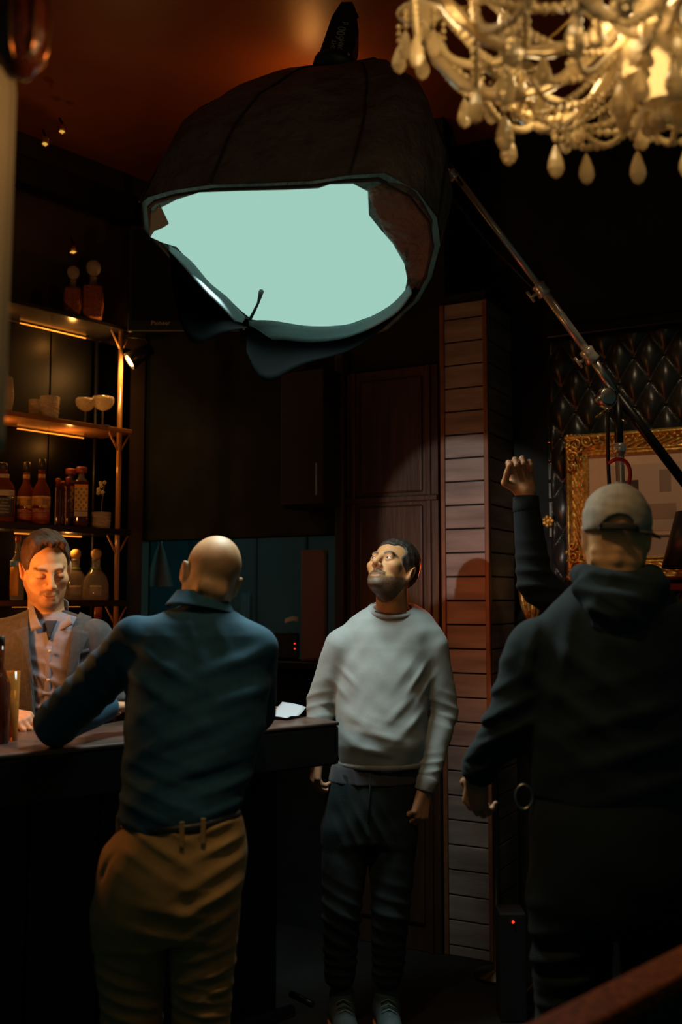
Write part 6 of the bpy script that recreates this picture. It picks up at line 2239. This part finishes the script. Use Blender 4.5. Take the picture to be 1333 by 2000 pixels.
    MB().tube([q + Vector((0.022 * math.cos(a), 0, 0.030 * math.sin(a))) for a in [2 * PI * i / 24 for i in range(24)]], 0.0035, 6, closed=True).build('carabiner', steel, person, True)
    return person


# ---- the barman --------------------------------------------------------------------------------------
def barman():
    Y = 3.58
    person = make_person(Vector((W(95, 1500, Y).x, Y + 0.05, 0)), 'barman in grey blazer and open pale shirt looking down behind the counter')
    hc = W(90, 1110, Y)
    R = R3(26, 21, 0, -3)
    ho = dict(skin=(0.62, 0.30, 0.13), stubble=0.72, beardcol=(0.10, 0.045, 0.022), brow=(0.10, 0.05, 0.025), eyes='down', nose=0.95, jaw=1.08, red=(0.56, 0.19, 0.08), lip=(0.34, 0.09, 0.045))
    HC = _v(hc)
    nk = lambda p: Vector(hc) + Matrix(R.tolist()) @ Vector(p)
    neck_lo = W(92, 1225, Y + 0.04)
    shr_, elr, wr_ = W(-4, 1245, Y + 0.03), W(-38, 1370, Y + 0.0), W(14, 1396, Y - 0.20)
    shl, ell_, wl = W(184, 1245, Y + 0.03), W(214, 1372, Y + 0.02), W(150, 1400, Y - 0.18)
    hr = hand_prims(wr_, (0.75, -0.45, -0.10), (-0.1, -0.35, 0.95), 1, (0.75, 0.8, 0.85, 0.9), 0.01, 0.6, 1.0)
    hl = hand_prims(wl, (-0.8, -0.4, -0.1), (0.1, -0.2, 0.95), -1, (0.6, 0.6, 0.7, 0.7), 0.01, 0.6, 1.0)

    def body(P):
        Q = (P - HC) @ R
        d = head_sdf(Q, ho)
        d = U(d, cap(P, nk((0, 0.024, -0.05)), neck_lo, 0.056, 0.066), 0.03)
        d = U(d, chain(P, [neck_lo, shl, ell_, wl], [0.05, 0.04, 0.033, 0.025]), 0.02)
        d = U(d, chain(P, [neck_lo, shr_, elr, wr_], [0.05, 0.04, 0.033, 0.025]), 0.02)
        d = U(d, hand_sdf(P, hr), 0.012)
        d = U(d, hand_sdf(P, hl), 0.012)
        return d

    def colr(V):
        Q = (V - HC) @ R
        c = head_cols(Q, ho)
        c[np.linalg.norm(Q, axis=1) > 0.16] = (0.50, 0.24, 0.12)
        return c
    lo, hi = bbox_of([hc, wl, wr_, shl, shr_, ell_, elr], 0.16)
    sculpt('body', body, lo, hi, 0.0034, skin_m, person, 1, colr)
    eyeballs(person, hc, R, (0.15, -0.85, -0.5), (0.06, 0.05, 0.04))

    def hair(P):
        Q = (P - HC) @ R
        d = ell(Q, (0, 0.022, 0.040), (0.083, 0.106, 0.094))
        d = U(d, cap(Q, (-0.045, -0.046, 0.106), (0.035, -0.052, 0.108), 0.022, 0.018), 0.03)
        st = np.sin(Q[:, 0] * 360 + 90 * Q[:, 1] + 3 * np.sin(Q[:, 2] * 50)) * 0.0008 + np.sin(Q[:, 0] * 120 + Q[:, 2] * 90 + 2 * np.sin(Q[:, 1] * 60)) * 0.0014
        d = d + st
        Qn = Q + np.stack([0 * Q[:, 0], 0 * Q[:, 0], 0.005 * np.sin(Q[:, 0] * 130 + 0.6) + 0.003 * np.sin(Q[:, 0] * 310)], 1).astype(np.float32)
        d = SUB(d, ell(Qn, (0.010, -0.105, 0.008), (0.115, 0.086, 0.113)), 0.006)
        low = -0.080 + 0.055 * np.clip((0.06 - Q[:, 1]) / 0.07, 0, 1)
        d = ISEC(d, (low - Q[:, 2]) * 0.8, 0.006)
        for s in (-1, 1):
            d = SUB(d, ell(Q, (s * 0.090, 0.014, -0.018), (0.022, 0.022, 0.036)), 0.004)
        return d
    sculpt('hair', hair, HC - 0.17, HC + 0.17, 0.0032, M('brown_hair', (0.075, 0.036, 0.019), 0.6, bump=(220, 0.8, 0.004), spec=0.3, aniso_scale=(1, 1, 0.25)), person, 1)
    secs = secs_px([(1190, 55, 128, Y + 0.05, 0.075), (1205, 20, 164, Y + 0.045, 0.092), (1225, -14, 194, Y + 0.04, 0.108), (1260, -22, 200, Y + 0.035, 0.122), (1320, -18, 196, Y + 0.03, 0.128), (1400, -12, 190, Y + 0.03, 0.126), (1500, -14, 192, Y + 0.03, 0.125)])
    zlow = secs[0][0]
    secs = [(zlow - 0.25, secs[0][1], secs[0][2], secs[0][3], secs[0][4])] + secs
    sec_sh = [(z_, a, b, c - 0.014, d - 0.012) for z_, a, b, c, d in secs]
    shirt_m = fabric('pale_shirt', (0.21, 0.18, 0.20), 0.8, 500, 0.25, (60, 0.1))
    blazer_m = fabric('grey_blazer', (0.056, 0.048, 0.046), 0.85, 420, 0.4, (60, 0.2))

    def shirt(P):
        d = loft(P, sec_sh)
        d = d + fold(P, W(95, 1350, Y - 0.09), (0.25, 0, 1), 0.05, 0.004, 0.12) + fold(P, W(80, 1400, Y - 0.09), (-0.4, 0, 1), 0.04, 0.005, 0.08) + wob(P, 30, 0.0015)
        # open neck
        d = SUB(d, cap(P, W(96, 1200, Y - 0.10), W(98, 1245, Y - 0.12), 0.030, 0.004), 0.006)
        return d
    lo, hi = bbox_of([W(-20, 1180, Y), W(200, 1420, Y)], 0.03)
    lo[1], hi[1], lo[2] = Y - 0.14, Y + 0.2, zlow - 0.05
    sculpt('shirt', shirt, lo, hi, 0.005, shirt_m, person, 1)
    # V of the blazer: between two lines in the picture, on the chest side only
    La, Lb = W(50, 1165, Y - 0.06), W(72, 1420, Y - 0.1)
    Ra, Rb = W(142, 1165, Y - 0.06), W(130, 1420, Y - 0.1)

    def blazer(P):
        d = loft(P, secs)
        a1 = chain(P, [shr_, elr, wr_ + (elr - wr_).normalized() * 0.05], [0.066, 0.058, 0.046]) + fold(P, elr, (0.3, 0, 1), 0.05, 0.005, 0.1)
        a2 = chain(P, [shl, ell_, wl + (ell_ - wl).normalized() * 0.05], [0.066, 0.058, 0.046]) + fold(P, ell_, (0.3, 0, 1), 0.05, 0.005, 0.1)
        d = U(d, a1, 0.03)
        d = U(d, a2, 0.03)
        tt = (P[:, 2] - La.z) / (Lb.z - La.z)
        xl = La.x + (Lb.x - La.x) * tt
        xr = Ra.x + (Rb.x - Ra.x) * tt
        v = np.maximum(np.maximum(xl - P[:, 0], P[:, 0] - xr), P[:, 1] - (Y + 0.02))
        d = SUB(d, v.astype(np.float32), 0.003)
        return d + wob(P, 14, 0.002)
    lo, hi = bbox_of([W(-70, 1180, Y), W(260, 1430, Y), wl, wr_], 0.05)
    lo[2] = zlow - 0.05
    hi[1] = Y + 0.22
    sculpt('blazer', blazer, lo, hi, 0.005, blazer_m, person, 1)

    def drape(name, quad, mat, off=0.010, nu=8, nv=12, th=0.004, parent=person):
        """cloth patch lying on the chest; quad of photo points: top a, top b, bottom b, bottom a"""
        A_, B_, C_, D_ = [W(x, y, Y - 0.07) for x, y in quad]
        def f(u, v):
            q = A_.lerp(B_, u).lerp(D_.lerp(C_, u), v)
            return Vector((q.x, front_y(secs, q.x, q.z, 0, off) - 0.002 * math.sin(PI * u), q.z))
        return MB().sheet(f, nu, nv, (0, -th, 0)).build(name, mat, parent, True)
    drape('lapel', [(34, 1196), (52, 1188), (74, 1405), (66, 1405)], blazer_m, 0.006)
    drape('lapel', [(28, 1232), (56, 1222), (74, 1340), (52, 1268)], blazer_m, 0.011)
    drape('lapel', [(142, 1196), (166, 1206), (138, 1400), (128, 1405)], blazer_m, 0.006)
    drape('lapel', [(140, 1226), (172, 1236), (152, 1290), (131, 1350)], blazer_m, 0.011)
    drape('pocket', [(152, 1272), (186, 1262), (187, 1270), (153, 1280)], blazer_m, 0.006, 5, 2)
    drape('placket', [(91, 1262), (103, 1262), (99, 1420), (88, 1420)], shirt_m, -0.013, 3, 14, 0.0015)
    dark_t = fabric('dark_tee', (0.02, 0.022, 0.03))
    drape('undershirt', [(84, 1212), (108, 1212), (98, 1250), (95, 1250)], dark_t, -0.006, 4, 5)
    for yy in (1272, 1328, 1382):
        q = W(97 - (yy - 1272) * 0.03, yy, Y - 0.09)
        q.y = front_y(secs, q.x, q.z) - 0.004
        MB().lathe([(0.0055, 0), (0.0055, 0.002), (0.003, 0.0028)], q, 10, (0, -1, 0)).build('button', M('pearl_button', (0.55, 0.45, 0.33), 0.4), person, True)
    # shirt collar leaves
    for s, quad in ((-1, [(48, 1172), (62, 1184), (88, 1226), (66, 1232)]), (1, [(118, 1208), (134, 1202), (143, 1220), (112, 1234)])):
        A_, B_, C_, D_ = [W(x, y, Y - 0.05) for x, y in quad]
        A_.y += 0.06
        B_.y += 0.03
        C_.y = D_.y = front_y(secs, C_.x, C_.z) - 0.012
        MB().sheet(lambda u, v: A_.lerp(B_, u).lerp(D_.lerp(C_, u), v) + Vector((0, -0.014 * math.sin(PI * v), 0)), 6, 8, (0, -0.004, 0)).build('collar', shirt_m, person, True)
    band(MB(), ring_pts(W(92, 1200, Y + 0.04), 0.072, 0.072, 24, -0.1, 0.35, 0.25, PI - 0.25), 0.040, 0.004).build('collar', shirt_m, person, True)
    # trousers down to the floor, hidden by the bar
    h1, h2 = Vector((secs[0][1] - 0.09, Y + 0.04, zlow - 0.02)), Vector((secs[0][1] + 0.09, Y + 0.04, zlow - 0.02))
    tm = MATS['navy_trousers']
    def pants(P):
        d = None
        for h_ in (h1, h2):
            d = U(d, chain(P, [h_, Vector((h_.x, h_.y, 0.5)), Vector((h_.x, h_.y + 0.02, 0.09))], [0.10, 0.075, 0.06]), 0.02)
        return d
    sculpt('trousers', pants, (h1.x - 0.14, Y - 0.12, 0.03), (h2.x + 0.14, Y + 0.22, zlow + 0.12), 0.012, tm, person, 1)
    for h_ in (h1, h2):
        shoe(person, Vector((h_.x, h_.y + 0.12, 0)), Vector((h_.x, h_.y - 0.16, 0)), MATS['brown_shoe'], MATS['dark_sole'])
    return person


# ---- crew member with raised hand, hidden behind the man in the cap ------------------------------------
def raised_man():
    Y = 3.35
    person = make_person(Vector((W(1195, 1500, Y).x, Y, 0)), 'crew member in black with one hand raised, mostly hidden behind the man in the cap')
    hc = W(1205, 1040, Y)
    R = R3(170, 0, 0, 0)
    ho = dict(skin=(0.42, 0.22, 0.11), brow=(0.02, 0.01, 0.01), eyes='open')
    HC = _v(hc)
    nk = lambda p: Vector(hc) + Matrix(R.tolist()) @ Vector(p)
    neck_lo = W(1205, 1145, Y)
    sh_, el_, w_ = W(1118, 1195, Y), W(1046, 1140, Y - 0.02), W(1028, 962, Y - 0.02)
    sh2, el2, w2 = W(1292, 1195, Y), W(1310, 1330, Y), W(1280, 1400, Y + 0.1)
    hh = hand_prims(w_ + Vector((0, 0, -0.004)), (-0.22, 0.0, 1.0), (0.10, 1.0, 0.05), 1, (1.15, 1.25, 1.25, 1.20), 0.03, 1.3, 1.10)
    h2 = hand_prims(w2, (-0.2, 0.4, -0.9), (0.9, 0, 0), -1)

    def body(P):
        Q = (P - HC) @ R
        d = head_sdf(Q, ho)
        d = U(d, cap(P, nk((0, 0.024, -0.05)), neck_lo, 0.055, 0.066), 0.03)
        d = U(d, chain(P, [neck_lo, sh_, el_, w_], [0.05, 0.04, 0.036, 0.029]), 0.02)
        d = U(d, chain(P, [neck_lo, sh2, el2, w2], [0.05, 0.04, 0.036, 0.026]), 0.02)
        d = U(d, hand_sdf(P, hh), 0.014)
        d = U(d, hand_sdf(P, h2), 0.014)
        return d

    def colr(V):
        c = head_cols((V - HC) @ R, ho)
        c[np.linalg.norm(V - HC, axis=1) > 0.16] = (0.46, 0.20, 0.09)
        return c
    lo, hi = bbox_of([hc, w_, w2, sh_, sh2, el_, el2], 0.17)
    lo[1], hi[1] = Y - 0.18, Y + 0.22
    sculpt('body', body, lo, hi, 0.0038, skin_m, person, 1, colr)
    sculpt('hair', lambda P: SUB(ell((P - HC) @ R, (0, 0.024, 0.036), (0.082, 0.104, 0.090)), ell((P - HC) @ R, (0, -0.10, -0.04), (0.11, 0.085, 0.11)), 0.006), HC - 0.15, HC + 0.15, 0.005, MATS['dark_hair'], person, 1)
    jm = fabric('black_jacket', (0.005, 0.007, 0.008), 0.9, sheen=0.0)
    secs = secs_px([(1140, 1168, 1242, Y, 0.08), (1165, 1125, 1285, Y, 0.10), (1200, 1105, 1306, Y, 0.12), (1300, 1105, 1304, Y, 0.13), (1480, 1112, 1298, Y, 0.125), (1560, 1110, 1300, Y, 0.125)])

    def jacket(P):
        d = loft(P, secs)
        a1 = chain(P, [sh_, el_, w_ + Vector((0, 0, -0.05))], [0.066, 0.060, 0.042]) + fold(P, el_, (0, 0, 1), 0.05, 0.005, 0.1)
        a2 = chain(P, [sh2, el2, w2 + Vector((0, 0, 0.05))], [0.062, 0.054, 0.044])
        return U(U(d, a1, 0.03), a2, 0.03)
    lo, hi = bbox_of([W(985, 975, Y), W(1350, 1570, Y)], 0.03)
    lo[1], hi[1] = Y - 0.2, Y + 0.24
    sculpt('jacket', jacket, lo, hi, 0.006, jm, person, 1)
    cfa = w_ + Vector((0, 0, -0.012))
    MB().tube([cfa + UP * -0.06, cfa + UP * -0.045, cfa + UP * -0.004, cfa + UP * 0.0, cfa + UP * -0.006], [0.040, 0.0445, 0.0425, 0.040, 0.031], 16).build('cuff', jm, person, True)
    x0 = secs[0][1]
    zl_ = secs[0][0]

    def pants(P):
        d = loft(P, [(zl_ - 0.20, x0, Y, 0.17, 0.11), (zl_ + 0.02, x0, Y, 0.165, 0.12)])
        for s in (-1, 1):
            d = U(d, chain(P, [Vector((x0 + s * 0.085, Y, zl_ - 0.15)), Vector((x0 + s * 0.09, Y, 0.5)), Vector((x0 + s * 0.10, Y + 0.02, 0.09))], [0.09, 0.07, 0.058]), 0.02)
        return d
    sculpt('trousers', pants, (x0 - 0.22, Y - 0.16, 0.03), (x0 + 0.22, Y + 0.16, zl_ + 0.06), 0.010, MATS['black_jeans'], person, 1)
    for s in (-1, 1):
        shoe(person, Vector((x0 + s * 0.10, Y - 0.08, 0)), Vector((x0 + s * 0.12, Y + 0.20, 0)), MATS['black_shoe'], MATS['dark_sole'])
    return person


import time as _t
for fn_ in (grey_man, bald_man, cap_man, barman, raised_man):
    _t0 = _t.time()
    fn_()
    print(fn_.__name__, round(_t.time() - _t0, 1))
